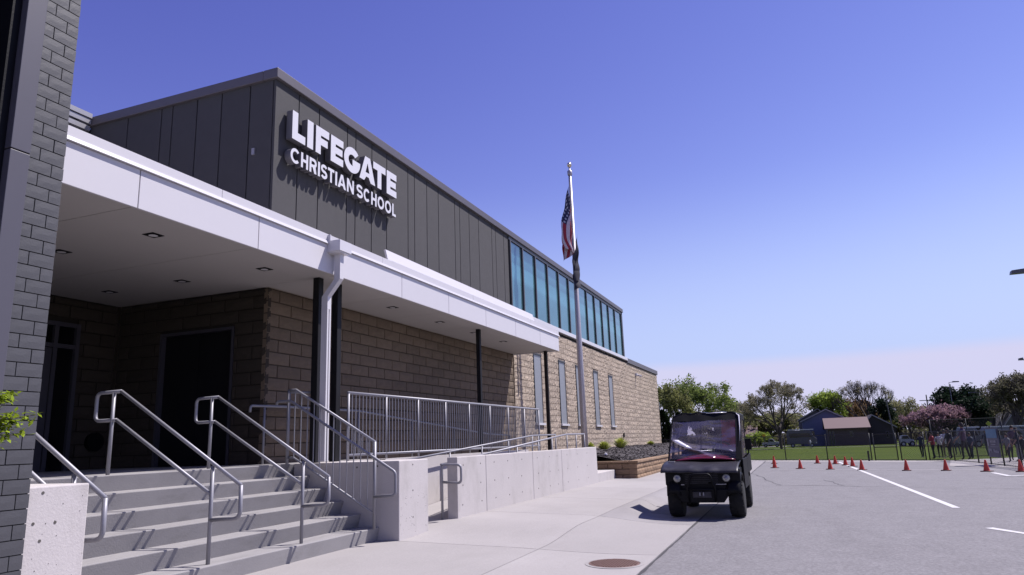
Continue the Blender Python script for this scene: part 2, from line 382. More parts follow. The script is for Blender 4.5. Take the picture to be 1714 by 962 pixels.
strip('painted_line', [G(1662, 791), G(1690, 796.5)], .14, M['paint'], -.116)
strip('painted_line', [G(1690, 796.5), G(1722, 795)], .14, M['paint'], -.1155)
strip('worn_painted_line', subdiv(G(1300, 785.5), G(1700, 786), 30, .03), .16, M['paintw'], -.1165, .5)
for a, b_, w in (((1300, 812.5), (1500, 814)), .035, 1), (((1520, 815), (1714, 819)), .03, 1), (((1380, 803), (1420, 812)), .03, 1), (((1655, 797.5), (1722, 798)), .05, 1), (((1253, 790), (1300, 812)), .03, 1):
    p0, p1 = a; strip('sealed_crack', subdiv(G(*p0), G(*p1), 16, .10), b_, M['crack'], -.1168, .6)

strip('edge_gap', subdiv((4, 1.735, 0), (41, 1.735, 0), 160, .012), .035, M['crack'], -.1155, .5)
# sidewalk surface
def ss(t): t = max(0, min(1, t)); return t*t*(3-2*t)
def hwalk(x, y):
    b0 = .10*ss((x-9.4)/1.9)
    flat = b0+(y-5.4)*.031
    if y > 5.4: flat = b0
    edge = -.112
    low = edge+(flat-edge)*ss((y-1.75)/1.9) if y < 3.65 else flat
    # kerbed profile: rolled kerb at yk
    yk = 3.02+.12*ss((x-13)/2)
    t = ss((y-(yk-.32))/.36)
    kerb = (-.112-.01*ss((y-1.75)/.8))*(1-t)+max(flat, .0)*t
    bl = ss((x-12.1)/1.5)
    z = low*(1-bl)+kerb*bl
    if bl > 0: z += .075*math.exp(-((x-13.35)/.42)**2-((y-2.78)/.22)**2)
    return z
slabs = sheet('sidewalk', [(-10, 1.76), (41.8, 1.76), (41.8, 8), (-10, 8)], -.18, M['base'], 'light grey concrete sidewalk along the school front')
xb = [-7, -3.8, -.7, 2.4, 5.5, 9.2, 12.3, 15.4, 18.5, 21.6, 24.7, 27.8, 30.9, 34, 37.1, 41.6]
yb = [1.75, 3.3, 6.0]
for i in range(len(xb)-1):
    for j in range(2):
        x0, x1, y0, y1 = xb[i]+.006, xb[i+1]-.006, yb[j]+(.006 if j else 0), yb[j+1]-.006
        if j == 1 and 9.2 <= xb[i] < 12.3: y1 = 6.62
        st = .09 if 9 < (x0+x1)/2 < 20 else .3
        nu = max(2, int((x1-x0)/st)); nv = max(2, int((y1-y0)/(.07 if j == 0 else (.1 if 9 < (x0+x1)/2 < 20 else .3))))
        mb = MB(); mb.grid(lambda u, v: (x0+(x1-x0)*u, y0+(y1-y0)*v, hwalk(x0+(x1-x0)*u, y0+(y1-y0)*v)), nu, nv)
        # skirt
        n = len(mb.v); ring = [(x0, y0), (x1, y0), (x1, y1), (x0, y1)]
        for a, b_ in zip(ring, ring[1:]+ring[:1]):
            for k in range(9):
                t0 = k/8; px_ = a[0]+(b_[0]-a[0])*t0; py_ = a[1]+(b_[1]-a[1])*t0; mb.v += [(px_, py_, hwalk(px_, py_)), (px_, py_, -.2)]
            for k in range(8): s_ = n+2*k; mb.face((s_, s_+1, s_+3, s_+2))
            n = len(mb.v)
        sm(mb.build('slab', M['gutter'] if (j == 0 and xb[i] > 12) else M['walk'], slabs))
# manhole
mc = G(1028, 938, -.075)
mc.z = hwalk(mc.x, mc.y)
mh = thing('manhole_cover', 'rusty round iron manhole cover set in the sidewalk near the asphalt edge', 'manhole cover', mc)
slope = (hwalk(mc.x, mc.y+.3)-hwalk(mc.x, mc.y-.3))/.6
mh.rotation_euler = (math.atan(slope), 0, 0)
b = MB(); b.lathe([(.34, -.03), (.34, .006), (.30, .008), (.30, -.03)], (0, 0, 0), 'z', 40); b.build('ring', M['walk'], mh, local=True)
b = MB(); b.lathe([(.295, -.03), (.295, .004), (.29, .009)], (0, 0, 0), 'z', 40); b.build('plate', M['rust'], mh, local=True)
b = MB()
for i in range(-8, 9):
    for j in range(-8, 9):
        x, y = i*.032, j*.032
        if x*x+y*y < .07: b.box(x-.009, x+.009, y-.009, y+.009, .009, .015)
b.build('tread_stud', M['rust'], mh, local=True, kind='stuff')

# ------------------------------------------------------------------ block walls
_bm = {}
def block_mesh(w, h, dep, rough, var, m, key, nu=5, nv=3, e=.008):
    k = (round(w, 3), round(h, 3), var, key)
    if k in _bm: return _bm[k]
    rr = random.Random(int(w*1000)*7+int(h*1000)+var*131+len(key)); mb = MB()
    def f(u, v):
        edge = (u in (0, 1)) or (v in (0, 1))
        y = (e if edge else -rough*rr.random()) if key != 'l' else -rough*rr.random()**1.4*(.75 if edge else 1)
        return (e*.6+(w-1.2*e)*u, y, e*.6+(h-1.2*e)*v)
    mb.grid(f, nu, nv)
    n = len(mb.v); mb.v += [(0, dep, 0), (w, dep, 0), (w, dep, h), (0, dep, h)]
    c = [0, nu, (nu+1)*(nv+1)-1, (nu+1)*nv]
    rows = [[i for i in range(nu+1)], [nu+(nu+1)*j for j in range(nv+1)], [(nu+1)*(nv+1)-1-i for i in range(nu+1)], [(nu+1)*(nv-j) for j in range(nv+1)]]
    for s_, (p, q) in enumerate(((0, 1), (1, 2), (2, 3), (3, 0))): mb.face(tuple(reversed(rows[s_]))+(n+p, n+q))
    me = bpy.data.meshes.new('block'); me.from_pydata(mb.v, [], mb.f); me.materials.append(m); me.update()
    _bm[k] = (me, mb.v, mb.f); return _bm[k]
def course(u0, u1, z0, z1, bw, bh, gap, holes, shift=0, ph=0):
    o = []; r = 0; z = z0
    while z < z1-.02:
        h = min(bh, z1-z)-gap
        u = u0-(bw/2 if (r+ph) % 2 else 0)-shift
        while u < u1-.01:
            segs = [(max(u, u0), min(u+bw, u1))]
            for (a, b, c, d) in holes:
                if z+h > c+.03 and z < d-.03:
                    ns = []
                    for s, e in segs:
                        if e <= a or s >= b: ns.append((s, e)); continue
                        if s < a: ns.append((s, a))
                        if e > b: ns.append((b, e))
                    segs = ns
            for s, e in segs:
                if e-s > .05: o.append((s, e-gap, z, z+h))
            u += bw
        z += bh; r += 1
    return o
def wall_y(parent, y, blocks, m, rough, key, parts=True, dep=.08, name='block'):
    """blocks on a wall that faces -Y"""
    st = MB()
    for i, (a, b, c, d) in enumerate(blocks):
        me, v, f = block_mesh(b-a, d-c, dep, rough, i % 6, m, key)
        if parts: inst(name, me, parent, (a, y, c))
        else:
            n = len(st.v); st.v += [(p[0]+a, p[1]+y, p[2]+c) for p in v]; st.f += [tuple(n+q for q in ff) for ff in f]; st.m += [0]*len(f)
    if not parts: return st.build(name, m, parent, kind='stuff')
def wall_x(parent, x, blocks, m, rough, key, dep=.08, name='block'):
    """blocks on a wall that faces -X; u runs in +Y"""
    for i, (a, b, c, d) in enumerate(blocks):
        me, v, f = block_mesh(b-a, d-c, dep, rough, i % 6, m, key)
        inst(name, me, parent, (x, b, c), (0, 0, -math.pi/2))

# ------------------------------------------------------------------ school building
XC, YW = 9.42, 8.02
sb = thing('school_building', 'school building with tan block base, dark panelled upper floor, teal windows and white canopy', 'school', (XC, YW, 0))
wall = MB()
wall.box(XC+.2, 46.0, YW+.06, 20, -.3, 5.22)
wl = wall.build('block_wall', M['mortarl'], sb)
# under the canopy, shade is painted into darker blocks and joints
slots = [22.50, 25.27, 27.50, 30.20, 32.95]
SW = .86
holes = [(a, a+SW, 1.83, 4.25) for a in slots]
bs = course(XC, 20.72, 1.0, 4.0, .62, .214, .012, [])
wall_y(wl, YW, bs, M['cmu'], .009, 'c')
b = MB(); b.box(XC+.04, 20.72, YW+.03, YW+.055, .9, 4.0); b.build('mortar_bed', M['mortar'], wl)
bs2 = course(20.72, 46.0, .9, 5.2, .62, .214, .007, [h for h in holes])
b = MB(); b.box(20.722, 45.99, YW-.004, YW+.05, .5, 1.82); b.box(20.722, 45.99, YW-.004, YW+.05, 4.26, 5.19)
for a_, c_ in zip([20.722]+[s_+SW+.004 for s_ in slots], [s_-.004 for s_ in slots]+[45.99]): b.box(a_, c_, YW-.004, YW+.05, 1.82, 4.26)
b.build('lit_mortar_bed', M['mortarl'], wl, kind='stuff')
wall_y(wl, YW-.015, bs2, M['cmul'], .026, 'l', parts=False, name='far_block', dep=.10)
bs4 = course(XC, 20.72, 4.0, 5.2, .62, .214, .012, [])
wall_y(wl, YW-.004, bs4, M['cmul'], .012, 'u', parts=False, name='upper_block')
# west return of the recess with a doorway
DY0, DY1, DZ = 8.72, 10.38, 3.40
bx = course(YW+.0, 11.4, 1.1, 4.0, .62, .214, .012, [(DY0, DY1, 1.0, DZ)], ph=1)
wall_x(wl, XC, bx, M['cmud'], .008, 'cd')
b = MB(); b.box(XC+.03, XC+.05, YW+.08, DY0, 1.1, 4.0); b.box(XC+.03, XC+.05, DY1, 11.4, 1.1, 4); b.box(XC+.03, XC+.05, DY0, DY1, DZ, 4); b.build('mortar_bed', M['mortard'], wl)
# slot windows
for a in slots:
    w = thing('slot_window', None, None, (0, 0, 0)); w.parent = sb; del_ = None
    w.location = Vector((a, YW, 1.83))-rootloc(sb)
    b = MB(); z0, z1 = 1.90, 4.25
    b.box(a, a+.05, YW-.045, YW+.0, z0, z1); b.box(a+.05, a+SW, YW-.035, YW, z1-.05, z1)
    b.build('frame', M['mull'], w)  # dark left strip is painted for the shadow cast in the recess
    b = MB(); b.box(a+.05, a+SW, YW+.0, YW+.05, z0, z1-.05); b.build('pane', M['alum'], w)
    box('sill', M['whitet'], w, a-.02, a+SW+.02, YW-.09, YW+.05, 1.83, 1.90)
# upper dark volume
XE, ZT, ZS = 36.9, 7.84, 5.45
vol = MB(); vol.box(XC+.05, XE, YW+.05, 20, 5.0, ZT); up = vol.build('upper_floor', M['groove'], sb)
seams = [XC]; x = XC; pat = [.65, .62, .95, .31]
sx_ = [10.07, 10.69, 11.64, 11.95, 12.57, 13.19, 14.15, 14.47, 15.10, 15.73, 16.70, 17.01, 17.63, 18.29, 19.27, 19.58, 20.24, 20.62]
for s0, s1 in zip([XC]+sx_[:-1], sx_):
    box('panel', M['panel'], up, s0+(.012 if s0 > XC else 0), s1-.012, YW, YW+.05, 4.9 if s1 < 20 else 4.9, ZT, bevel=.004)
ysm = [YW+.055, 8.60, 9.26, 9.85, 10.46, 10.74, 11.62, 12.66]
for s0, s1 in zip(ysm, ysm[1:]):
    box('panel', M['panel'], up, XC, XC+.05, s0+.012, s1-.012, 4.3, ZT, bevel=.004)
cp = MB(); cp.box(XC-.06, XE+.10, YW-.07, YW+.25, ZT, ZT+.19); cp.build('coping', M['coping'], up, bevel=.01)
cp = MB(); cp.box(XC-.06, XC+.25, YW+.252, 12.72, ZT, ZT+.188); cp.build('coping', M['coping'], up, bevel=.01)
# a small surface box on the west face of the dark volume
box('wall_box', M['copingl'], up, XC-.03, XC, 8.43, 8.49, 6.46, 6.58)
# clerestory
cl = MB(); cl.box(20.62, XE, YW+.02, YW+.05, ZS, ZT); cls = cl.build('window_band', M['mull'], sb)
mx = [20.72, 21.85, 23.13, 24.46, 25.80, 27.14, 28.49, 29.83, 31.17, 32.49, 33.82, 35.15, 36.62]
for i, (a, b_) in enumerate(zip(mx, mx[1:])):
    w = box('window', M['mull'], cls, a-.05, a+.03, YW-.05, YW+.02, ZS, 7.72)
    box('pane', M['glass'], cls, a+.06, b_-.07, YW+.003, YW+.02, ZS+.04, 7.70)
    box('mullion_cap', M['mullw'], cls, a+.03, a+.055, YW-.045, YW+.02, ZS, 7.72)
box('mullion', M['mull'], cls, mx[-1]-.05, mx[-1]+.05, YW-.05, YW+.02, ZS, 7.72)
box('head', M['mull'], cls, 20.62, XE, YW-.03, YW+.02, 7.72, ZT)
box('sill_flashing', M['whitet'], sb, 20.72, 37.25, YW-.10, YW+.05, 5.30, 5.45, bevel=.01)
box('corner_trim', M['mull'], cls, XE-.2, XE+.02, YW-.03, YW+.3, ZS, ZT)
box('coping', M['coping'], sb, 37.26, 46.1, YW-.08, YW+.3, 5.20, 5.45, bevel=.01)
box('roof', M['coping'], sb, 37.0, 46.0, YW+.3, 20, 5.2, 5.3)
b = MB(); b.box(39.25, 39.45, YW-.12, YW-.015, 4.66, 4.80); b.tube([(39.35, YW-.12, 4.70), (39.35, YW-.35, 4.62)], .05, 8); b.build('security_camera', M['whitet'], sb)
b = MB(); b.box(35.3, 35.42, YW-.08, YW-.01, 1.35, 1.55); b.build('hose_tap', M['blackp'], sb)
# rear ribbed volume
rv = box('rear_wing', M['copingl'], sb, -3.0, XC-.07, 12.72, 18, 4.3, 7.55)
for i, z in enumerate((7.55, 7.72, 7.86, 7.98)):
    box('roof_rib', M['copingl'], rv, -3.0, XC-.07, 12.60-.02*i, 12.9, z, z+.10)
# entrance recess back wall, doors
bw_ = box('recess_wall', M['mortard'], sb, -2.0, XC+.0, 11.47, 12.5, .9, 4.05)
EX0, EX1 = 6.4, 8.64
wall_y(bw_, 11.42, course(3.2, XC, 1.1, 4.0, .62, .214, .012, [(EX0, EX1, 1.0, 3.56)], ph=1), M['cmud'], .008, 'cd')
ent = thing('entry_door_set', None, None); ent.parent = sb; ent.location = Vector((EX0, 11.4, 1.1))-rootloc(sb)
b = MB(); Z0, Z1 = 1.1, 3.56
for x0, x1 in ((EX0, EX0+.07), (7.30, 7.37), (8.18, 8.25), (EX1-.07, EX1)): b.box(x0, x1, 11.36, 11.46, Z0, Z1)
b.box(EX0+.07, 7.30, 11.365, 11.455, Z1-.07, Z1); b.box(7.37, 8.18, 11.365, 11.455, Z1-.07, Z1); b.box(8.25, EX1-.07, 11.365, 11.455, Z1-.07, Z1)
b.box(EX0+.07, 7.30, 11.365, 11.455, 3.12, 3.19); b.box(7.37, 8.18, 11.365, 11.455, 3.12, 3.19); b.box(8.25, EX1-.07, 11.365, 11.455, 3.12, 3.19)
b.build('frame', M['frame'], ent)
for x0, x1, z0, z1 in ((EX0+.07, 7.30, 3.19, Z1-.07), (7.37, 8.18, 3.19, Z1-.07), (8.25, EX1-.07, 3.19, Z1-.07), (8.25, EX1-.07, Z0, 3.12)): box('pane', M['dglass'], ent, x0, x1, 11.42, 11.44, z0, z1)
for x0, x1 in ((EX0+.08, 7.29), (7.38, 8.17)):
    b = MB(); b.box(x0, x0+.14, 11.38, 11.43, Z0, 3.11); b.box(x1-.14, x1, 11.38, 11.43, Z0, 3.11); b.box(x0+.14, x1-.14, 11.38, 11.43, Z0, Z0+.3); b.box(x0+.14, x1-.14, 11.38, 11.43, 2.95, 3.11)
    b.build('door_leaf', M['frame'], ent)
    box('pane', M['dglass'], ent, x0+.14, x1-.14, 11.40, 11.41, Z0+.3, 2.95)
b = MB(); b.lathe([(.16, 11.34), (.16, 11.42)], (9.10, 0, 1.56), 'y', 20); b.build('wall_vent', M['blackp'], sb)
sd = box('side_door', M['door'], sb, XC+.14, XC+.18, DY0, DY1, 1.1, DZ)
box('door_leaf', M['door'], sd, XC+.10, XC+.138, DY0+.05, (DY0+DY1)/2-.004, 1.11, DZ-.06)
box('door_leaf', M['door'], sd, XC+.10, XC+.138, (DY0+DY1)/2+.004, DY1-.05, 1.11, DZ-.06)
b = MB(); b.box(XC+.005, XC+.17, DY1-.05, DY1, 1.1, DZ); b.box(XC+.005, XC+.17, DY0, DY0+.05, 1.1, DZ); b.box(XC+.005, XC+.17, DY0+.05, DY1-.05, DZ-.05, DZ); b.build('door_frame', M['frame'], sd)

# canopy
YF, XCE = 6.5, 20.72
ca = MB(); ca.box(-3, XCE-.03, YF+.03, 7.98, 4.03, 4.46); ca.box(-3, XC-.07, 7.98, 12.5, 4.03, 4.46); can = ca.build('canopy', M['white'], sb)
sea = [.65, 3.55, 5.48, 7.38, 9.28, 11.23, 13.17, 15.10, 17.03, 18.95, XCE]
sea = [-1.29+1.93*i if 0 else v for i, v in enumerate(sea)]
fx = [-2.26, -.32, 1.61, 3.55, 5.48, 7.40, 9.30, 11.23, 13.17, 15.12, 17.05, 18.98, XCE]
for a, b_ in zip(fx, fx[1:]):
    box('fascia_panel', M['white'], can, a+.006, b_-.006, YF, YF+.03, 3.97, 4.42, bevel=.004)
box('fascia_panel', M['white'], can, XCE-.028, XCE, YF+.032, 8.0, 3.97, 4.42)
dr = MB(); dr.prism([(YF-.035, 4.425), (YF+.03, 4.425), (YF+.03, 4.47), (YF-.02, 4.47)], 'x', -3, 9.02); dr.prism([(YF-.035, 4.425), (YF+.03, 4.425), (YF+.03, 4.47), (YF-.02, 4.47)], 'x', 9.36, XCE+.02); dr.build('drip_edge', M['whitet'], can)
for a, b_ in zip([-3, -.97, 2.85, 6.70, 10.55, 14.4, 18.2], [-.97, 2.85, 6.70, 10.55, 14.4, 18.2, XCE+.01]):
    b = MB(); b.prism([(YF-.006, 4.471), (YF+.35, 4.471), (YF+.35, 4.55), (YF-.006, 4.585)], 'x', a+.004, b_-.004); b.build('coping', M['white'], can)
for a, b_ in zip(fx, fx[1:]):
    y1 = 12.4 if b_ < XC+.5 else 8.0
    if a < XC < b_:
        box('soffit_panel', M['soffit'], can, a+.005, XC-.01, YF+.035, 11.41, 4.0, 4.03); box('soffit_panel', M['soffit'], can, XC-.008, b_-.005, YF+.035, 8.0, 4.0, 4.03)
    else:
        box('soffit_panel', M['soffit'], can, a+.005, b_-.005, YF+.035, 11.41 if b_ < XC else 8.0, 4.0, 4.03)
for x, y in [(6.36, 7.24), (6.36, 8.87), (8.4, 10.45), (8.4, 8.87), (8.4, 7.24), (6.36, 10.45), (12.07, 7.2), (14.12, 7.2), (16.0, 7.2), (17.9, 7.2), (4.3, 7.24), (4.3, 8.87)]:
    dl = box('downlight', M['blackp'], can, x-.09, x+.09, y-.09, y+.09, 3.994, 4.0)
    b = MB(); b.lathe([(.055, 3.990), (.045, 3.994)], (x, y, 0), 'z', 16); b.build('lamp_lens', M['whitet'], dl)
# linear fixture along the roof of the canopy
lb = MB(); lb.prism([(7.20, 4.93), (7.24, 4.93), (7.30, 5.16), (7.26, 5.16)], 'x', 11.9, 20.55); lbo = lb.build('roof_light_bar', M['white'], can)
b = MB(); b.box(11.95, 20.5, 7.16, 7.20, 4.89, 4.925); b.build('tray', M['copingl'], lbo)
for i in range(9):
    x = 12.1+i*1.04; box('bracket', M['planter'], lbo, x, x+.08, 7.15, 7.24, 4.46, 4.888)
# conductor head and downspout
ds = thing('downspout', None, None); ds.parent = can; ds.location = Vector((9.2, 6.4, 0))-rootloc(can)
b = MB(); H0, H1 = 8.93, 9.24
b.box(H0, H0+.02, YF-.24, YF-.002, 4.30, 4.47); b.box(H1-.02, H1, YF-.24, YF-.002, 4.30, 4.47)
b.box(H0+.02, H1-.02, YF-.24, YF-.22, 4.30, 4.47); b.box(H0+.02, H1-.02, YF-.22, YF-.002, 4.28, 4.30)
b.box(H0, H0+.02, YF-.06, YF+.03, 4.47, 4.57); b.box(H1-.02, H1, YF-.04, YF+.03, 4.47, 4.53)
b.build('conductor_head', M['whitet'], ds)
w0, w1 = 9.055, 9.15
b = MB(); b.box(w0, w1, YF-.16, YF-.05, 3.88, 4.28)
b.hexa([(w0, YF+.06, 3.62), (w1, YF+.06, 3.62), (w1, YF+.17, 3.62), (w0, YF+.17, 3.62), (w0, YF-.16, 3.88), (w1, YF-.16, 3.88), (w1, YF-.05, 3.88), (w0, YF-.05, 3.88)])
b.box(w0, w1, YF+.06, YF+.17, 3.42, 3.62); b.build('pipe', M['white'], ds)
b = MB(); b.box(w0, w0+.035, YF+.06, YF+.17, 1.12, 3.418); b.box(w1-.035, w1, YF+.06, YF+.17, 1.12, 3.418); b.build('side_channel', M['white'], ds, kind='stuff')
box('back_channel', M['black'], ds, w0+.036, w1-.036, YF+.15, YF+.168, 1.12, 3.418)
for z in (2.95, 2.2, 1.5):
    box('bracket', M['whitet'], ds, w0+.036, w1-.036, YF+.075, YF+.13, z-.03, z+.03)
for x0, m_ in ((9.24, 'black'), (9.75, 'black'), (15.53, 'black'), (20.56, 'brownc')):
    c_ = MB(); hw = .12 if x0 < 15 else .10
    c_.box(x0, x0+hw, 6.86, 6.86+hw, .2, 4.0); c_.build('column', M[m_], sb, bevel=.01)

# ------------------------------------------------------------------ sign
YL = 7.85; DEP = .135
def arc(cx, cy, rx, ry, a0, a1, n=18): return [(cx+rx*math.cos(R(a0+(a1-a0)*i/n)), cy+ry*math.sin(R(a0+(a1-a0)*i/n))) for i in range(n+1)]
def glyph(ch, w, h, t):
    T = t
    if ch == 'L': return [[(0, 0), (w, 0), (w, T), (T, T), (T, h), (0, h)]]
    if ch == 'I': return [[(0, 0), (w, 0), (w, h), (0, h)]]
    if ch == 'F': return [[(0, 0), (T, 0), (T, h*.5-T*.5), (w*.9, h*.5-T*.5), (w*.9, h*.5+T*.42), (T, h*.5+T*.42), (T, h-T), (w, h-T), (w, h), (0, h)]]
    if ch == 'E': return [[(0, 0), (w, 0), (w, T*.95), (T, T*.95), (T, h*.5-T*.45), (w*.93, h*.5-T*.45), (w*.93, h*.5+T*.45), (T, h*.5+T*.45), (T, h-T*.95), (w, h-T*.95), (w, h), (0, h)]]
    if ch == 'T': return [[(w/2-T/2, 0), (w/2+T/2, 0), (w/2+T/2, h-T), (w, h-T), (w, h), (0, h), (0, h-T), (w/2-T/2, h-T)]]
    if ch == 'H': return [[(0, 0), (T, 0), (T, h/2-T/2), (w-T, h/2-T/2), (w-T, 0), (w, 0), (w, h), (w-T, h), (w-T, h/2+T/2), (T, h/2+T/2), (T, h), (0, h)]]
    if ch == 'N': return [[(0, 0), (T, 0), (T, h*.62), (w-T*1.05, 0), (w, 0), (w, h), (w-T, h), (w-T, h*.38), (T*1.05, h), (0, h)]]
    if ch == 'A':
        s = T*1.12; k = .30
        return [[(0, 0), (s, 0), (s+(w*.13), h*.19), (w-s-w*.13, h*.19), (w-s, 0), (w, 0), (w/2+s*.55, h), (w/2-s*.55, h)], [(w*.5, h*.76), (w*.5-w*.125, h*.36), (w*.5+w*.125, h*.36)]]
    if ch == 'O': return [arc(w/2, h/2, w/2, h/2, 0, 342, 19), arc(w/2, h/2, w/2-T, h/2-T, 0, 342, 19)]
    if ch == 'C': return [arc(w/2, h/2, w/2, h/2, 42, 318, 24)+arc(w/2, h/2, w/2-T, h/2-T, 318, 42, 24)]
    if ch == 'G':
        yo = .04*h-.85*T; ri = h/2-T; a = math.degrees(math.asin(yo/ri))
        return [arc(w/2, h/2, w/2, h/2, 42, 360, 26)+[(w, .54*h), (.52*w, .54*h), (.52*w, .54*h-.85*T)]+arc(w/2, h/2, w/2-T, ri, 360+a, 42, 26)]
    if ch == 'S':
        rx, rc = (w-T)/2, (h-T)/4
        cl = [(w/2+rx*math.cos(R(q)), h-T/2-rc+rc*math.sin(R(q))) for q in range(25, 271, 14)]+[(w/2+rx*math.cos(R(q)), T/2+rc+rc*math.sin(R(q))) for q in range(84, -156, -14)]
        Lp, Rp = [], []
        for i, p in enumerate(cl):
            q0, q1 = cl[max(i-1, 0)], cl[min(i+1, len(cl)-1)]; dx, dy = q1[0]-q0[0], q1[1]-q0[1]; l_ = math.hypot(dx, dy)
            Lp.append((p[0]-dy/l_*T/2, p[1]+dx/l_*T/2)); Rp.append((p[0]+dy/l_*T/2, p[1]-dx/l_*T/2))
        return [Lp+Rp[::-1]]
    if ch == 'R':
        rb = .31*h; x = w*.6
        return [[(0, 0), (0, h)]+arc(x, h-rb, w-x, rb, 90, -50, 12)+[(w, 0), (w-1.2*T, 0), (w*.46, h-2*rb), (T, h-2*rb), (T, 0)],
                [(T, h-T)]+arc(x-T*.2, h-rb, w-x-T*.8, rb-T, 90, -90, 10)+[(T, h-2*rb+T)]]
def letter(ch, x, z, w, h, t, parent):
    cu = bpy.data.curves.new('c', 'CURVE'); cu.dimensions = '2D'; cu.fill_mode = 'BOTH'; cu.extrude = DEP/2
    for pl in glyph(ch, w, h, t):
        sp = cu.splines.new('POLY'); sp.points.add(len(pl)-1); sp.use_cyclic_u = True
        for i, p in enumerate(pl): sp.points[i].co = (p[0], p[1], 0, 1)
    tmp = bpy.data.objects.new('t', cu); C.objects.link(tmp); dg = bpy.context.evaluated_depsgraph_get()
    me = bpy.data.meshes.new_from_object(tmp.evaluated_get(dg)); bpy.data.objects.remove(tmp)
    me.materials.clear(); me.materials.append(M['letter']); me.materials.append(M['letside'])
    for p in me.polygons:
        p.use_smooth = False; p.material_index = 0 if p.normal.z > .7 else 1
    o = bpy.data.objects.new('letter', me); C.objects.link(o); o.parent = parent
    o.rotation_euler = (math.pi/2, 0, 0); o.location = Vector((x, YL+DEP/2, z))-rootloc(parent)
sg = thing('sign_lettering', 'raised white letters reading LIFEGATE CHRISTIAN SCHOOL on the dark upper wall', 'sign', (9.7, YW, 6.3))
r1 = [(9.687, 10.058), (10.116, 10.291), (10.370, 10.78), (10.843, 11.258), (11.285, 11.863), (11.84, 12.44), (12.36, 12.86), (12.91, 13.326)]
for ch, (a, b_) in zip('LIFEGATE', r1): letter(ch, a, 6.775, b_-a, .545, .155, sg)
r2 = [9.661, 9.926, 9.955, 10.160, 10.200, 10.413, 10.455, 10.515, 10.545, 10.746, 10.765, 10.969, 11.005, 11.065, 11.09, 11.364, 11.40, 11.643, 11.737, 11.97, 12.0, 12.243, 12.29, 12.50, 12.54, 12.80, 12.84, 13.10, 13.145, 13.30]
for i, ch in enumerate('CHRISTIANSCHOOL'): letter(ch, r2[2*i], 6.325, r2[2*i+1]-r2[2*i], .285, .056, sg)

# ------------------------------------------------------------------ stairs, walls, ramp
RI, TR, Y0 = 1.10/6, .303, 5.71
XL, XR = 4.31, 9.22
stp = thing('entrance_stairs', 'wide flight of six concrete steps up to the entrance landing', 'stairs', (6.7, Y0, 0))
for k in range(5):
    y0 = Y0+k*TR; z1 = RI*(k+1)
    b = MB(); b.prism([(y0+.065, -.2 if k == 0 else RI*k-.02), (y0+TR+.09, -.2 if k == 0 else RI*k-.02), (y0+TR+.09, z1), (y0, z1)], 'x', XL, XR)
    b.build('step', M['concs'], stp, bevel=.012)
b = MB(); b.prism([(Y0+5*TR+.065, .9), (12.6, .9), (12.6, 1.1), (Y0+5*TR, 1.1)], 'x', -2.0, XR+.2); b.build('landing', M['concs'], stp, bevel=.012)
box('landing', M['concs'], stp, -2.0, XR, Y0+5*TR+.04, 12.6, -.2, .895)
box('landing', M['concs'], stp, XR+.202, 11.0, 6.7, 8.1, .9, 1.097)
def holes_on(parent, pts, y, r=.017):
    for x, z in pts:
        b = MB(); b.lathe([(r, y-.0025), (r*.9, y+.01)], (x, 0, z), 'y', 10); b.build('tie_hole', M['base'], parent)
# left block
lbk = box('concrete_block_wall', M['conc'], None, 3.55, 4.305, 5.39, 7.3, -.3, 1.10, bevel=.012)
tag(lbk, 'pitted concrete cheek wall between the dark brick pier and the left end of the steps', 'concrete wall')
holes_on(lbk, [(3.916, 1.05), (3.862, .83), (4.036, .823), (3.926, .70)], 5.39, .012)
b = MB()
for i in range(24):
    x, z = rng.uniform(3.82, 4.29), rng.uniform(.15, 1.06); r = rng.uniform(.0015, .0042); b.lathe([(r, 5.3875), (r, 5.395)], (x, 0, z), 'y', 6)
b.build('pit', M['base'], lbk, kind='stuff')
rbk = thing('concrete_block_wall', 'square concrete wall block between the steps and the ramp opening', 'concrete wall', (9.6, 5.39, 0))
box('wall_panel', M['conc'], rbk, 9.22, 10.10, 5.39, 7.24, -.3, 1.10, bevel=.012)
holes_on(rbk, [(9.62, 1.03), (9.62, .66), (9.62, .28)], 5.39, .012)
for y, z in ((5.75, 1.03), (6.1, 1.02), (5.78, .62)):
    b = MB(); b.lathe([(.014, 9.2175), (.012, 9.23)], (0, y, z), 'x', 10); b.build('tie_hole', M['base'], rbk)
b = MB()
for i in range(40):
    x, z = rng.uniform(9.25, 10.05), rng.uniform(.05, .6); r = rng.uniform(.002, .005); b.lathe([(r, 5.3875), (r, 5.395)], (x, 0, z), 'y', 6)
b.build('pit', M['base'], rbk, kind='stuff')
rw = thing('ramp_wall', 'long pale concrete wall along the wheelchair ramp', 'concrete wall', (11.1, 5.39, 0))
jx = [11.13, 12.346, 14.883, 16.95, 20.25]
for a, b_ in zip(jx, jx[1:]):
    box('wall_panel', M['conc'], rw, a+.006, b_-.006, 5.39, 5.58, -.3, 1.09, bevel=.01)
b = MB(); pts = []
for x in (11.35, 12.1, 12.75, 13.45, 14.2, 15.2, 16.0, 16.6, 17.4, 18.3, 19.2):
    for z in (.95, .62, .3): b.lathe([(.013, 5.387), (.013, 5.395)], (x+rng.uniform(-.03, .03), 0, z), 'y', 8)
b.build('tie_hole', M['base'], rw, kind='stuff')
rp = thing('wheelchair_ramp', 'switchback concrete wheelchair ramp rising behind the pale wall to the landing', 'ramp', (15, 6.6, 0))
b = MB(); b.prism([(11.5, -.2), (17.6, -.2), (20.2, -.2), (20.2, .6), (17.6, .6), (11.5, .1)], 'y', 5.585, 6.68); b.build('ramp_run', M['walk'], rp)
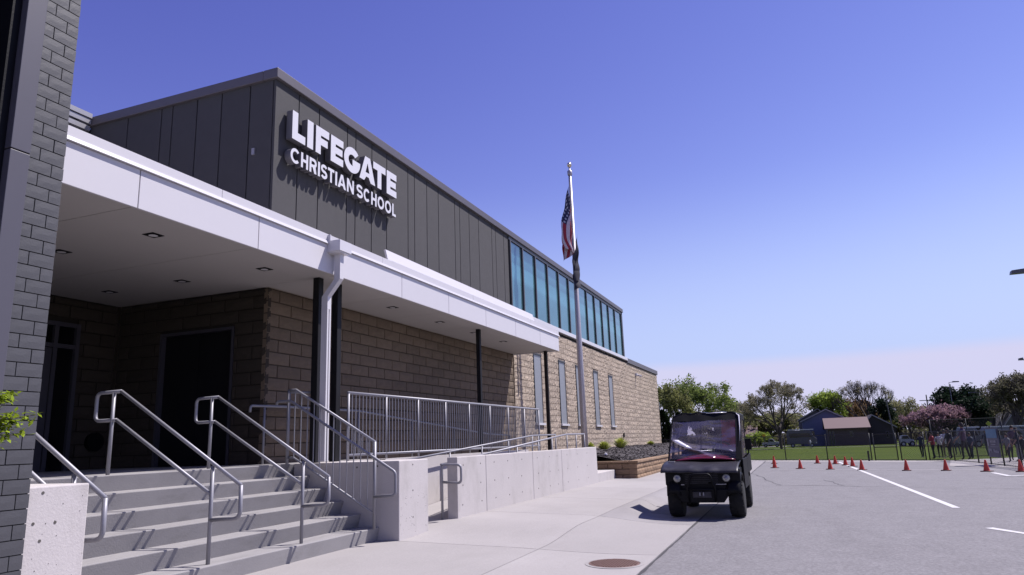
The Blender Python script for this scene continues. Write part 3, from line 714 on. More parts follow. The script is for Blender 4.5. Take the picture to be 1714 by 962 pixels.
b = MB(); b.prism([(9.5, -.2), (18.2, -.2), (18.2, .6), (11.9, 1.095), (11.01, 1.095), (9.5, 1.095)][:0] or [(11.0, -.2), (18.2, -.2), (18.2, .6), (11.9, 1.09), (11.0, 1.095)], 'y', 6.90, 8.0); b.build('ramp_run', M['walk'], rp)
box('ramp_landing', M['walk'], rp, 18.2, 20.2, 6.682, 8.0, -.2, .6)
box('middle_wall', M['conc'], rp, 10.102, 18.2, 6.70, 6.86, -.2, 1.10)
box('step_block', M['conc'], rp, 20.26, 22.40, 5.41, 6.3, -.2, .36, bevel=.012)

# ------------------------------------------------------------------ handrails
TU = .021
def bend(pts, r=.07, n=4):
    P = [Vector(p) for p in pts]; o = [P[0]]
    for i in range(1, len(P)-1):
        a, b, c = P[i-1], P[i], P[i+1]; d0, d1 = (a-b), (c-b); rr = min(r, d0.length*.45, d1.length*.45)
        p0, p1 = b+d0.normalized()*rr, b+d1.normalized()*rr
        for k in range(n+1):
            t = k/n; o.append(p0*(1-t)**2+b*2*t*(1-t)+p1*t*t)
    return o+[P[-1]]
def stair_rail(x, label, first=None):
    t = thing('stair_handrail', label, 'handrail', (x, Y0, 0), 'twin pipe handrails on the entrance steps')
    MB().tube([(x, 7.31, 1.1), (x, 7.31, 2.035)], TU).build('post', M['galv'], t, smooth=True)
    MB().tube([(x, 5.79, RI), (x, 5.79, 1.17)], TU).build('post', M['galv'], t, smooth=True)
    MB().tube([(x, 7.20, 2.035)]+[(x, 5.405, .968)], TU).build('top_rail', M['galv'], t, smooth=True)
    MB().tube(bend([(x, 7.20, 2.035), (x, 7.58, 2.03), (x, 7.58, 1.71), (x, 7.24, 1.71)], .07), TU).build('end_loop', M['galv'], t, smooth=True)
    MB().tube([(x, 7.24, 1.71), (x, 5.80, .88)], TU).build('lower_rail', M['galv'], t, smooth=True)
    MB().tube(bend([(x, 5.405, .968), (x, 5.40, .64), (x, 5.79, .62)], .08), TU).build('end_loop', M['galv'], t, smooth=True)
    return t
stair_rail(4.47, 'steel handrail at the left end of the steps, partly hidden by the pitted concrete wall')
stair_rail(6.05, 'steel twin handrail down the steps, the nearer of the two that stand free on them')
stair_rail(7.56, 'steel twin handrail down the middle of the steps, right of the dark side door')
x = 9.0
t = thing('stair_guardrail', 'steel guard rail with vertical pickets and grab rail at the right edge of the steps', 'guard rail', (x, Y0, 0))
MB().tube([(x, 7.19, 1.1), (x, 7.19, 2.2)], .024).build('post', M['galv'], t, smooth=True)
MB().tube([(x, 5.66, RI), (x, 5.66, 1.38)], .024).build('post', M['galv'], t, smooth=True)
MB().tube([(x, 7.20, 2.20), (x, 7.06, 2.20), (x, 5.655, 1.375)], TU).build('top_rail', M['galv'], t, smooth=True)
MB().tube(bend([(x-.05, 7.38, 1.99), (x-.05, 7.36, 2.035), (x-.05, 7.12, 2.035), (x-.05, 5.29, .95), (x-.05, 5.29, .64), (x-.05, 5.64, .62)], .05), TU).build('grab_rail', M['galv'], t, smooth=True)
MB().tube([(x, 7.17, 1.19), (x, 7.07, 1.19), (x, 5.66, .385)], .017).build('bottom_rail', M['galv'], t, smooth=True)
pm = MB().tube([(0, 0, 0), (0, 0, 1)], .0095, 6)
me = bpy.data.meshes.new('picket'); me.from_pydata(pm.v, [], pm.f); me.materials.append(M['galv'])
for i in range(1, 13):
    y = 7.19-i*(7.19-5.66)/13; zt = interp(y, [(5.655, 1.375), (7.06, 2.2), (7.3, 2.2)]); zb = interp(y, [(5.66, .385), (7.07, 1.19), (7.3, 1.19)])
    o = inst('picket', me, t, (x, y, zb)); o.scale = (1, 1, zt-zb)
MB().tube([(x, 7.19, 2.17), (9.3, 6.96, 2.17)], .018).build('tie_bar', M['galv'], t, smooth=True)
t = thing('ramp_guardrail', 'long level steel guard rail with close vertical pickets above the ramp', 'guard rail', (9.98, 6.78, 1.1)); y = 6.78
GX = [9.98+i*1.171 for i in range(9)]
for gx in GX: MB().tube([(gx, y, 1.08 if gx < 18 else .6), (gx, y, 2.19)], .022).build('post', M['galv'], t, smooth=True)
MB().tube([(9.96, y, 2.19), (19.37, y, 2.19)], .026).build('top_rail', M['galv'], t, smooth=True)
MB().tube([(9.98, y, 1.19), (19.35, y, 1.19)], .022).build('bottom_rail', M['galv'], t, smooth=True)
for a, b_ in zip(GX, GX[1:]):
    for i in range(1, 11):
        o = inst('picket', me, t, (a+(b_-a)*i/11, y, 1.19)); o.scale = (1, 1, 1.0)
def ramp_rail(name, label, y, pts, posts, x0):
    t = thing(name, label, 'handrail', (x0, y, 0), 'pipe handrails of the ramp')
    MB().tube(bend([(a, y, z) for a, z in pts], .12), TU).build('rail', M['galv'], t, smooth=True)
    for a, z0 in posts:
        zt = interp(a, [(p[0], p[1]) for p in pts if 1] if pts[0][0] < pts[-1][0] else pts[::-1]); MB().tube([(a, y, z0), (a, y, zt)], .018).build('post', M['galv'], t, smooth=True)
    return t
ramp_rail('ramp_handrail', 'steel handrail close behind the long pale wall, rising to a level end by the flagpole', 5.64, [(11.03, .975), (18.2, 1.455), (19.95, 1.46)], [(13.1, .2), (14.6, .35), (16.0, .45), (17.0, .5), (18.25, .6), (19.1, .6), (19.93, .6)], 15)
ramp_rail('ramp_handrail', 'steel handrail on the inner side of the ramp, above the middle wall', 6.55, [(11.2, 1.04), (18.1, 1.455), (20.1, 1.475)], [(11.6, .1), (13.2, .25), (14.8, .4), (16.4, .5), (18.1, .6), (18.6, .6), (20.1, .6)], 15)
ramp_rail('ramp_handrail', 'steel handrail on the tan block wall behind the pickets', 7.86, [(8.92, 1.90), (8.93, 2.0), (9.8, 2.01), (11.9, 2.0), (18.2, 1.55), (19.8, 1.5)], [(9.25, 1.1), (11.9, 1.1), (14.0, .93), (16.1, .75), (18.2, .6), (19.8, .6)], 9.3)
t = thing('ramp_entry_rail', 'looped steel rail end standing at the ramp opening in the wall', 'handrail', (11.1, 5.6, .1))
xr = 10.98
MB().tube(bend([(11.02, 5.62, .05), (11.02, 5.62, .975), (11.03, 5.27, .965), (11.03, 5.27, .67), (11.02, 5.60, .69)], .07), TU).build('loop', M['galv'], t, smooth=True)
MB().tube([(11.3, 6.35, .08), (11.3, 6.35, .98)], .018).build('post', M['galv'], t, smooth=True)

# ------------------------------------------------------------------ brick pier at left
pr = thing('brick_pier', 'tall dark grey painted brick pier with metal jamb at the left edge of the photo', 'brick pier', (3.6, 5.35, 0))
YP = 5.34
box('core', M['gmort'], pr, 3.50, 3.775, YP+.02, 6.25, -.3, 7.2)
bk = course(3.49, 3.785, .1, 6.9, .206, .1065, .006, [], shift=.016)
for i, (a, b_, c, d_) in enumerate(bk):
    if c > 5.7: continue
    mee, v, f = block_mesh(b_-a, d_-c, .03, .0006, i % 4, M['gbrick'], 'p', 3, 2, e=.0015)
    inst('brick', mee, pr, (a, YP+rng.uniform(-.0015, .0015), c))
st = MB()
box('side_face', M['gbrick'], pr, 3.776, 3.786, YP+.032, 6.25, -.3, 7.2)
for z0, z1 in ((-.3, 3.62), (3.63, 7.2)): box('metal_jamb', M['jamb'], pr, 3.335, 3.487, YP-.015, YP+.3, z0, z1, bevel=.004)
box('window_glass', M['dglass'], pr, 1.0, 3.333, YP+.25, YP+.27, -.3, 7.2)
box('mullion', M['blackp'], pr, 3.26, 3.33, YP+.05, YP+.245, -.3, 7.2)

# ------------------------------------------------------------------ planter, mulch, plants
pl = thing('planter_wall', 'low tan block retaining wall round the mulch bed', 'retaining wall', (22.5, 4.72, 0))
PX, PY = 22.48, 4.72
for i, (a, b_, c, d_) in enumerate(course(PX, 34.0, .02, .54, .46, .175, .008, [])):
    mee, v, f = block_mesh(b_-a, d_-c, .25, .02, i % 6, M['planter'], 'pl'); inst('block', mee, pl, (a, PY, c))
for i, (a, b_, c, d_) in enumerate(course(PY+.02, 8.0, .02, .54, .46, .175, .008, [])):
    mee, v, f = block_mesh(b_-a, d_-c, .25, .012, i % 6, M['planter'], 'pl2'); inst('block', mee, pl, (PX, b_, c), (0, 0, -math.pi/2))
for i in range(25): box('cap_stone', M['planter'], pl, PX-.03+i*.46, PX-.03+i*.46+.45, PY-.035, PY+.28, .545, .61, bevel=.008)
for i in range(6): box('cap_stone', M['planter'], pl, PX-.035, PX+.28, PY+.29+i*.5, PY+.29+i*.5+.49, .545, .61, bevel=.008)
box('core', M['base'], pl, PX+.1, 34, PY+.1, PY+.24, -.2, .54)
def mulz(x, y): return .56+.36*ss((y-PY)/2.4)+.05*noise.noise(Vector((x*.8, y*.8, 0)))+.025*noise.noise(Vector((x*3, y*3, 5)))
b = MB(); b.grid(lambda u, v: (PX+.25+u*(46.5-PX), PY+.2+v*(YW-PY-.2), mulz(PX+.25+u*(46.5-PX), PY+.2+v*(YW-PY-.2))), 120, 24)
tag(sm(b.build('mulch_bed', M['mulch'])), 'dark mulch bed between the tan retaining wall and the school', kind='structure')
b = MB()
for i in range(5200):
    x = PX+.3+(rng.random()**1.6)*20; y = PY+.25+rng.random()*(YW-PY-.35); z = mulz(x, y); s_ = rng.uniform(.02, .05); w_ = s_*.35; a = rng.random()*6.28
    c_, d_ = math.cos(a), math.sin(a); n = len(b.v); h = rng.uniform(.008, .03)
    b.v += [(x+c_*s_, y+d_*s_, z+h*rng.random()), (x-d_*w_, y+c_*w_, z+h), (x-c_*s_, y-d_*s_, z+h*rng.random()), (x+d_*w_, y-c_*w_, z-.01)]
    b.face((n, n+1, n+2)); b.face((n, n+2, n+3)); b.face((n, n+3, n+1)); b.face((n+1, n+3, n+2))
tag(b.build('mulch_chips', M['mulch']), 'loose dark bark chips on the planting bed', 'mulch', kind='stuff')
def tuft(x, y, r, h, label, m='tuft', n=260):
    z = mulz(x, y); b = MB(); rr = random.Random(int(x*97))
    for i in range(n):
        a = rr.random()*6.28; le = rr.uniform(.1, 1); hx = h*(1-.55*le*le)*rr.uniform(.7, 1.05); w_ = .012; dx, dy = math.cos(a), math.sin(a)
        px_, py_ = -dy*w_, dx*w_; k = len(b.v); x0, y0 = x+dx*r*.15*le, y+dy*r*.15*le
        b.v += [(x0-px_, y0-py_, z-.02), (x0+px_, y0+py_, z-.02), (x+dx*r*.6*le+px_, y+dy*r*.6*le+py_, z+hx*.8), (x+dx*r*.6*le-px_, y+dy*r*.6*le-py_, z+hx*.8), (x+dx*r*le, y+dy*r*le, z+hx)]
        b.face((k, k+1, k+2, k+3)); b.face((k+3, k+2, k+4))
    o = b.build('ornamental_grass', M[m], loc=(x, y, z)); tag(o, label, 'grass plant', 'small plants in the mulch bed')
tuft(27.5, 7.0, .46, .34, 'dull green grass tuft, left of the brightest one in the mulch bed')
tuft(30.3, 7.0, .56, .46, 'brightest yellow green grass tuft in the mulch bed')
tuft(25.9, 7.1, .24, .30, 'smallest green tuft just right of the flagpole foot')
tuft(38.6, 7.3, .40, .22, 'low yellow orange plant near the far corner of the block wall')
b = MB(); b.lathe([(.0, 0), (.06, .02), (.05, .07), (0, .09)], (23.3, 5.9, mulz(23.3, 5.9)), 'z', 8)
tag(b.build('splash_stone', M['whitet'], loc=(23.3, 5.9, mulz(23.3, 5.9))), 'small white stone lying on the mulch behind the end of the pale wall', 'stone')

# ------------------------------------------------------------------ flagpole and flags
FX, FY = 22.72, 6.42
fp = thing('flagpole', 'tall tapered aluminium flagpole with gold ball beside the end of the ramp wall', 'flagpole', (FX, FY, .5))
MB().tube([(FX, FY, .55), (FX, FY, 3.5), (FX, FY, 10.45)], [.105, .098, .052], 16).build('shaft', M['pole'], fp, smooth=True)
MB().lathe([(.0, 10.66), (.06, 10.68), (.088, 10.75), (.06, 10.82), (0, 10.84)], (FX, FY, 0), 'z', 16).build('ball', M['gold'], fp, smooth=True)
MB().lathe([(.07, 10.36), (.085, 10.40), (.085, 10.52), (.03, 10.56), (.03, 10.68)], (FX, FY, 0), 'z', 16).build('truck', M['pole'], fp, smooth=True)
MB().lathe([(.16, .55), (.16, .60), (.11, .72)], (FX, FY, 0), 'z', 20).build('collar', M['pole'], fp, smooth=True)
MB().tube([(FX-.10, FY-.04, 10.4), (FX-.13, FY-.06, 6), (FX-.12, FY-.05, 2.0)], .006, 5).build('halyard', M['whitet'], fp)
def flag_mat():
    m = bpy.data.materials.new('stars_and_stripes'); m.use_nodes = True; t = m.node_tree; n = t.nodes; L = t.links.new; p = n['Principled BSDF']; p.inputs['Roughness'].default_value = .7
    uv = n.new('ShaderNodeUVMap'); s = n.new('ShaderNodeSeparateXYZ'); L(uv.outputs[0], s.inputs[0])
    def mm(op, a, b=None):
        q = n.new('ShaderNodeMath'); q.operation = op
        for i, x in enumerate((a, b)):
            if x is None: continue
            if isinstance(x, (int, float)): q.inputs[i].default_value = x
            else: L(x, q.inputs[i])
        return q.outputs[0]
    st = mm('LESS_THAN', mm('MODULO', mm('MULTIPLY', s.outputs[1], 13), 2), 1)
    can = mm('MULTIPLY', mm('LESS_THAN', s.outputs[0], .4), mm('GREATER_THAN', s.outputs[1], 6/13))
    fx_, fy_ = mm('SUBTRACT', mm('FRACT', mm('MULTIPLY', s.outputs[0], 6/.4)), .5), mm('SUBTRACT', mm('FRACT', mm('MULTIPLY', mm('SUBTRACT', s.outputs[1], 6/13), 5/(7/13))), .5)
    star = mm('LESS_THAN', mm('ADD', mm('MULTIPLY', fx_, fx_), mm('MULTIPLY', fy_, fy_)), .06)
    c1 = n.new('ShaderNodeMix'); c1.data_type = 'RGBA'; c1.inputs[6].default_value = (.46, .40, .45, 1); c1.inputs[7].default_value = (.24, .015, .03, 1); L(st, c1.inputs[0])
    c2 = n.new('ShaderNodeMix'); c2.data_type = 'RGBA'; c2.inputs[6].default_value = (.02, .02, .06, 1); c2.inputs[7].default_value = (.4, .4, .45, 1); L(star, c2.inputs[0])
    c3 = n.new('ShaderNodeMix'); c3.data_type = 'RGBA'; L(can, c3.inputs[0]); L(c1.outputs[2], c3.inputs[6]); L(c2.outputs[2], c3.inputs[7]); L(c3.outputs[2], p.inputs['Base Color']); return m
def drape(name, label, m, ztop, hoist, fly, spread, folds, side, seed, drop=.86, base_=.05, fwd=.10):
    nu, nv = 70, 26; b = MB(); uvs = []
    rr = random.Random(seed); ph = rr.random()*6
    def P(u, v):      # u along fly 0..1, v down the hoist 0 top..1 bottom
        z = ztop-hoist*v*(1-.35*u)-u*fly*drop*(1-.12*v)
        W_ = spread*(.22+.78*math.sin(min(1, u*1.05+.02)*math.pi*.58))*(1-.25*u*u)
        dd_ = base_+W_*(.5-.5*math.cos(folds*math.pi*v+.5*math.sin(u*6+ph)))+.02*math.sin(u*13+v*7)
        pp_ = .10*math.sin(folds*math.pi*v+u*2+ph)*min(1, .3+u*3)
        x = FX-.36*dd_-.93*(fwd+pp_); y = FY+.93*dd_-.36*(fwd+pp_)*.75
        return (x, y, z)
    b.grid(P, nu, nv)
    o = b.build(name, m, smooth=True, loc=(FX, FY, ztop)); uvl = o.data.uv_layers.new(name='UVMap')
    for lp in o.data.loops:
        i = lp.vertex_index; uvl.data[lp.index].uv = ((i % (nu+1))/nu, 1-(i//(nu+1))/nv)
    tag(o, label, 'flag'); return o
drape('flag', 'United States flag hanging limp in folds from the top of the flagpole', flag_mat(), 9.95, 1.5, 2.3, .42, 3.0, -1, 3)
M['flag2'] = mat('dark_flag', (.018, .016, .035), .75, .2, 6)
o = drape('flag', 'dark navy flag hanging limp below the United States flag', M['flag2'], 8.15, .9, 1.65, .26, 3.0, -1, 5, .95, -.14, .18)

# ------------------------------------------------------------------ utility vehicle
UX, UY, GZ = 13.55, 1.66, -.12
uv = thing('utility_vehicle', 'black utility cart with clear plastic windshield parked at the sidewalk edge, facing the camera', 'utility vehicle', (UX, UY, GZ))
def wheel(x, y, r, w, outer):
    q = thing('wheel', None, None); q.parent = uv; c_ = Vector((x, y, GZ+r)); q.location = c_-Vector((UX, UY, GZ))
    b = MB(); prof = [(r*.56, -w/2), (r*.86, -w/2), (r*.965, -w*.36), (r*.985, 0), (r*.965, w*.36), (r*.86, w/2), (r*.56, w/2)]
    b.lathe(prof, (0, 0, 0), 'y', 28); b.build('tyre', M['tyre'], q, smooth=True, local=True)
    b = MB()
    for k in range(18):
        for sgn in (-1, 1):
            a = 2*math.pi*(k+(.5 if sgn > 0 else 0))/18; ca_, sa = math.cos(a), math.sin(a)
            def pt(rr_, yy, da): return (rr_*math.cos(a+da), yy, rr_*math.sin(a+da))
            y0, y1 = sgn*.01*1, sgn*w*.47
            pts = [pt(r*.95, y0, -.06), pt(r*.90, y1, -.02), pt(r*.90, y1, .12), pt(r*.95, y0, .08), pt(r*1.0, y0, -.06), pt(r*.955, y1, -.02), pt(r*.955, y1, .12), pt(r*1.0, y0, .08)]
            b.hexa(pts)
    b.build('tread_lug', M['tyre'], q, local=True, kind='stuff')
    b = MB(); b.lathe([(r*.57, -w*.30), (r*.5, -w*.34), (r*.2, -w*.22), (r*.12, -w*.36), (0.01, -w*.36)] if outer < 0 else [(.01, w*.36), (r*.12, w*.36), (r*.2, w*.22), (r*.5, w*.34), (r*.57, w*.30)], (0, 0, 0), 'y', 20)
    b.build('rim', M['rim'], q, smooth=True, local=True)
FXW, RXW = 13.58, 15.5
for x in (FXW, RXW):
    wheel(x, UY-.55, .315, .25, -1); wheel(x, UY+.50, .315, .25, 1)
zz = lambda h: GZ+h
def shear(b):
    for i, (x, y, z) in enumerate(b.v):
        h_ = z-GZ-1.0
        if h_ > 0: b.v[i] = (x+.78*h_*max(0, min(1, (15.7-x)/1.8)), UY+(y-UY)*(1-.04*h_)-.03*h_, z)
    return b
# lower body, bumper, skid
b = MB()
b.prism([(UY-.40, zz(.36)), (UY-.30, zz(.30)), (UY+.30, zz(.30)), (UY+.40, zz(.36)), (UY+.63, zz(.58)), (UY+.63, zz(.84)), (UY-.66, zz(.84)), (UY-.66, zz(.56))], 'x', 13.24, 13.30)
b.box(13.30, 16.0, UY-.40, UY+.40, zz(.34), zz(.62)); b.box(13.30, 14.0, UY-.64, UY+.62, zz(.66), zz(.84))
b.build('body', M['blackp'], uv, bevel=.015)
b = MB(); b.prism([(UY-.36, zz(.28)), (UY+.34, zz(.28)), (UY+.46, zz(.44)), (UY+.46, zz(.50)), (UY-.48, zz(.50)), (UY-.48, zz(.44))], 'x', 13.16, 13.22)
b.build('skid_plate', M['blackp'], uv, bevel=.01)
b = MB(); b.tube(bend([(13.17, UY-.22, zz(.30)), (13.10, UY-.24, zz(.52)), (13.10, UY-.16, zz(.76)), (13.10, UY+.16, zz(.76)), (13.10, UY+.24, zz(.52)), (13.17, UY+.22, zz(.30))], .06), .019, 8)
b.tube([(13.10, UY-.21, zz(.50)), (13.10, UY+.21, zz(.50))], .016, 8); b.build('brush_guard', M['blackp'], uv, smooth=True)
b = MB(); b.box(13.14, 13.24, UY-.16, UY+.16, zz(.36), zz(.47)); b.build('winch', M['fender'], uv, bevel=.01)
for y in (UY-.03, UY+.03): MB().tube([(13.11, y, zz(.40)), (13.11, y, zz(.455))], .012, 6).build('winch_hook', M['galv'], uv)
b = MB()
for k in range(7): b.box(13.225, 13.238, UY-.28, UY+.28, zz(.60+.03*k), zz(.612+.03*k))
b.build('grille', M['fender'], uv)
for y in (UY-.425, UY+.415):
    q = MB().lathe([(.085, 13.20), (.085, 13.24)], (0, y, zz(.69)), 'x', 24).build('headlight', M['blackp'], uv, smooth=False)
    MB().lathe([(.0, 13.172), (.035, 13.176), (.060, 13.19), (.066, 13.20)], (0, y, zz(.69)), 'x', 24).build('lens', M['lens'], q, smooth=True)
    MB().lathe([(.0, 13.163), (.026, 13.166), (.03, 13.176)], (0, y, zz(.69)), 'x', 16).build('bulb_cap', M['galv'], q, smooth=True)
for y0, y1, z in ((UY-.50, UY-.24, .575), (UY-.18, UY-.11, .60), (UY+.30, UY+.38, .575)): box('bumper_trim', M['copingl'], uv, 13.225, 13.236, y0, y1, zz(z), zz(z+.012))
# dusty front shelf (hood) : wide sheet bent down at the front
def shelf(u, v):   # u across, v 0 back ..1 front ..
    y = UY-.64+1.33*u; k = [(14.02, .965), (13.70, .95), (13.42, .915), (13.24, .865), (13.15, .815), (13.14, .785)]
    f_ = v*5; i = min(4, int(f_)); tt = f_-i; xx = k[i][0]*(1-tt)+k[i+1][0]*tt; z = k[i][1]*(1-tt)+k[i+1][1]*tt
    z += .006*math.sin(u*9+1)*(1-v)+.005*math.sin(u*23)*v + (.03*(u-.5))
    return (xx+.003*math.sin(u*31), y, zz(z))
b = MB(); b.grid(shelf, 40, 10); o = b.build('hood', M['fender'], uv, smooth=True); s_ = o.modifiers.new('t', 'SOLIDIFY'); s_.thickness = .02; s_.offset = -1
# fenders
for sg_ in (-1, 1):
    yy0, yy1 = (UY-.66, UY-.42) if sg_ < 0 else (UY+.36, UY+.60)
    for cx in (FXW, RXW):
        b = MB()
        def ff(u, v):
            a = R(8+164*u); rr_ = .39; return (cx+rr_*math.cos(a)*1.08, yy0+(yy1-yy0)*v, GZ+.34+rr_*math.sin(a)+(.04 if 0.2 < v < .8 else 0))
        b.grid(ff, 16, 4); o = b.build('fender', M['blackp'], uv, smooth=True); s_ = o.modifiers.new('t', 'SOLIDIFY'); s_.thickness = .02
# cab lower sides, doors, bed
for y0, y1 in ((UY-.68, UY-.64), (UY+.62, UY+.66)):
    b = MB(); b.prism([(14.0, zz(.45)), (15.1, zz(.45)), (15.1, zz(.98)), (14.0, zz(.98))], 'y', y0, y1); b.build('door', M['blackp'], uv, bevel=.01)
b = MB(); b.box(15.12, 16.35, UY-.66, UY+.64, zz(.66), zz(.70)); b.box(15.12, 16.35, UY-.68, UY-.64, zz(.68), zz(1.02)); b.box(15.12, 16.35, UY+.62, UY+.66, zz(.68), zz(1.02)); b.box(16.31, 16.36, UY-.64, UY+.62, zz(.68), zz(1.02)); b.box(15.12, 15.16, UY-.64, UY+.62, zz(.68), zz(1.02))
b.build('cargo_bed', M['blackp'], uv, bevel=.01)
# seat, dashboard, wheel
b = MB(); b.box(14.55, 15.0, UY-.56, UY+.54, zz(.78), zz(.92)); b.build('seat', M['blackp'], uv, bevel=.03)
for y0 in (UY-.56, UY+.04): box('backrest', M['blackp'], uv, 14.98, 15.10, y0, y0+.48, zz(.92), zz(1.16), bevel=.03)
b = MB(); b.grid(lambda u, v: (13.74+.30*v, UY-.56+1.08*u, zz(.965+.07*v*math.sin(u*math.pi)**.6+.03*math.sin(u*math.pi))), 14, 3); o = b.build('dash_cowl', M['red'], uv, smooth=True); o.modifiers.new('t', 'SOLIDIFY').thickness = .02
b = MB(); b.box(14.0, 14.14, UY-.58, UY+.56, zz(.95), zz(1.08)); b.build('dashboard', M['blackp'], uv, bevel=.02)
b = MB(); pts = [(14.30+.05*math.sin(a)*1, UY-.30+.17*math.cos(a), zz(1.14)+.15*math.sin(a)) for a in [2*math.pi*k/20 for k in range(20)]]
b.tube(pts, .014, 6, closed=True); b.tube([(14.30, UY-.30, zz(1.14)), (14.05, UY-.30, zz(1.0))], .018, 6); b.build('steering_wheel', M['blackp'], uv, smooth=True)
jk = MB(); jk.grid(lambda u, v: (15.13+.02*math.sin(u*12), UY-.54+.30*u+(.05*(v-.5))*math.sin(v*3), zz(1.72-.58*v)+.02*math.sin(u*9)), 12, 10); o = jk.build('red_rear_flap', M['redc'], uv, smooth=True); o.modifiers.new('t', 'SOLIDIFY').thickness = .015
# roll cage
cg = MB()
for y in (UY-.60, UY+.58):
    cg.tube(bend([(13.92, y, zz(.95)), (13.90, y*1.0, zz(1.30)), (13.98, y, zz(1.74)), (15.14, y, zz(1.76)), (15.16, y, zz(.9))], .08), .026, 8)
cg.tube([(13.98, UY-.60, zz(1.73)), (13.98, UY+.58, zz(1.73))], .024, 8); cg.tube([(15.14, UY-.60, zz(1.74)), (15.14, UY+.58, zz(1.74))], .024, 8)
cg.tube([(15.15, UY-.60, zz(1.08)), (15.15, UY+.58, zz(1.08))], .022, 8)
for y in (UY-.20, UY+.20): cg.tube([(15.15, y, zz(1.08)), (15.14, y, zz(1.74))], .022, 8)
shear(cg).build('roll_cage', M['blackp'], uv, smooth=True)
# roof cover
def roof(u, v):
    x = 13.84+1.40*v; y = UY-.66+1.30*u; c_ = 1-(2*u-1)**2
    return (x, y, zz(1.775+.055*min(1, c_*2.2)+.012*math.sin(u*23+v*3)*c_+.014*noise.noise(Vector((u*7, v*5, 1)))))
b = MB(); b.grid(roof, 44, 20); o = shear(b).build('roof_cover', M['cover'], uv, smooth=True); o.modifiers.new('t', 'SOLIDIFY').thickness = .03
# front band of the cover and black side strips
def band(u, v): return (13.83+.006*math.sin(u*20)*v, UY-.655+1.29*u, zz(1.80+.03*min(1, (1-(2*u-1)**2)*2)-(.115+.02*math.sin(u*math.pi))*v))
b = MB(); b.grid(band, 30, 4)
b.box(13.83, 13.85, UY-.66, UY-.575, zz(.97), zz(1.72)); b.box(13.83, 13.85, UY+.64, UY+.66, zz(.97), zz(1.74)); b.box(13.83, 13.85, UY-.57, UY+.62, zz(.965), zz(1.02))
o = shear(b).build('cover_border', M['blackp'], uv); o.modifiers.new('t', 'SOLIDIFY').thickness = .012
# clear windshield, creased
def ws(u, v):
    y = UY-.575+1.20*u; z = 1.00+.70*v
    x = 13.822-.010*math.sin(u*7+v*5)-.045*math.exp(-((v-(.62-.75*(1-u))*1.0+.1)/.05)**2)*(u > .3) - .03*noise.noise(Vector((u*3.2+1, v*4.5, 2)))
    x -= .03*math.exp(-((v-.16-.10*math.sin(u*3.1))/.05)**2)
    return (x, y, zz(z))
b = MB(); b.grid(ws, 70, 50); shear(b).build('windshield', M['vinyl'], uv, smooth=True)
b = MB(); b.tube([(13.80, UY+.59, zz(1.345)), (13.795, UY+.50, zz(1.32)), (13.79, UY+.34, zz(1.235)), (13.80, UY+.22, zz(1.185))], [.018, .040, .030, .016], 6); shear(b).build('vinyl_fold', M['foldv'], uv, smooth=True)  # white strips added as painted glare along folds of windshield and cover
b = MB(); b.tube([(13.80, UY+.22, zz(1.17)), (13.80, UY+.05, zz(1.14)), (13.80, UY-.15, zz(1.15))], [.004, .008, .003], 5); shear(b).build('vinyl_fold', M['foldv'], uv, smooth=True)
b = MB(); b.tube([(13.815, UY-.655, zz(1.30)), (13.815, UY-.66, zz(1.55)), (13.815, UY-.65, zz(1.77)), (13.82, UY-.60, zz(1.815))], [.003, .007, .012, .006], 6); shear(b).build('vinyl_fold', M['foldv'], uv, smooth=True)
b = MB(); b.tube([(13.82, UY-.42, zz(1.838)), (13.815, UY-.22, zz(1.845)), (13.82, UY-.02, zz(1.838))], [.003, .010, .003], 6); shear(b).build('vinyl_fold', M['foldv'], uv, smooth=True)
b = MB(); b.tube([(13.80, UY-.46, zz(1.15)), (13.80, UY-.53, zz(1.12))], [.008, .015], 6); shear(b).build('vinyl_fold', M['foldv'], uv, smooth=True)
for y, nm in ((UY-.665, 's'), (UY+.645, 't')):
    b = MB(); b.grid(lambda u, v: (13.90+1.22*u, y+.01*math.sin(u*11+v*4), zz(1.0+.74*v)), 16, 10); shear(b).build('side_window', M['vinyl'], uv, smooth=True)
b = MB()
for y in (UY-.67, UY+.65):
    b = MB(); b.box(13.85, 13.93, y-.008, y+.008, zz(.97), zz(1.78)); b.box(15.08, 15.18, y-.008, y+.008, zz(.97), zz(1.78)); b.box(13.93, 15.08, y-.008, y+.008, zz(1.70), zz(1.79))
    shear(b).build('side_cover', M['blackp'], uv)
b = MB(); b.grid(lambda u, v: (15.17, UY-.62+1.22*u, zz(1.04+.70*v)), 10, 8); b.build('rear_window', M['vinyl'], uv)
box('label_plate', M['copingl'], uv, 13.60, 13.70, UY+.50, UY+.62, zz(.95), zz(.975))
MB().tube(bend([(13.95, UY-.70, zz(1.0)), (13.9, UY-.80, zz(1.08)), (13.9, UY-.80, zz(1.22))], .03), .012, 6).build('mirror_arm', M['blackp'], uv)
b = MB(); b.box(13.86, 13.90, UY-.86, UY-.75, zz(1.14), zz(1.34)); b.build('mirror', M['blackp'], uv, bevel=.01)

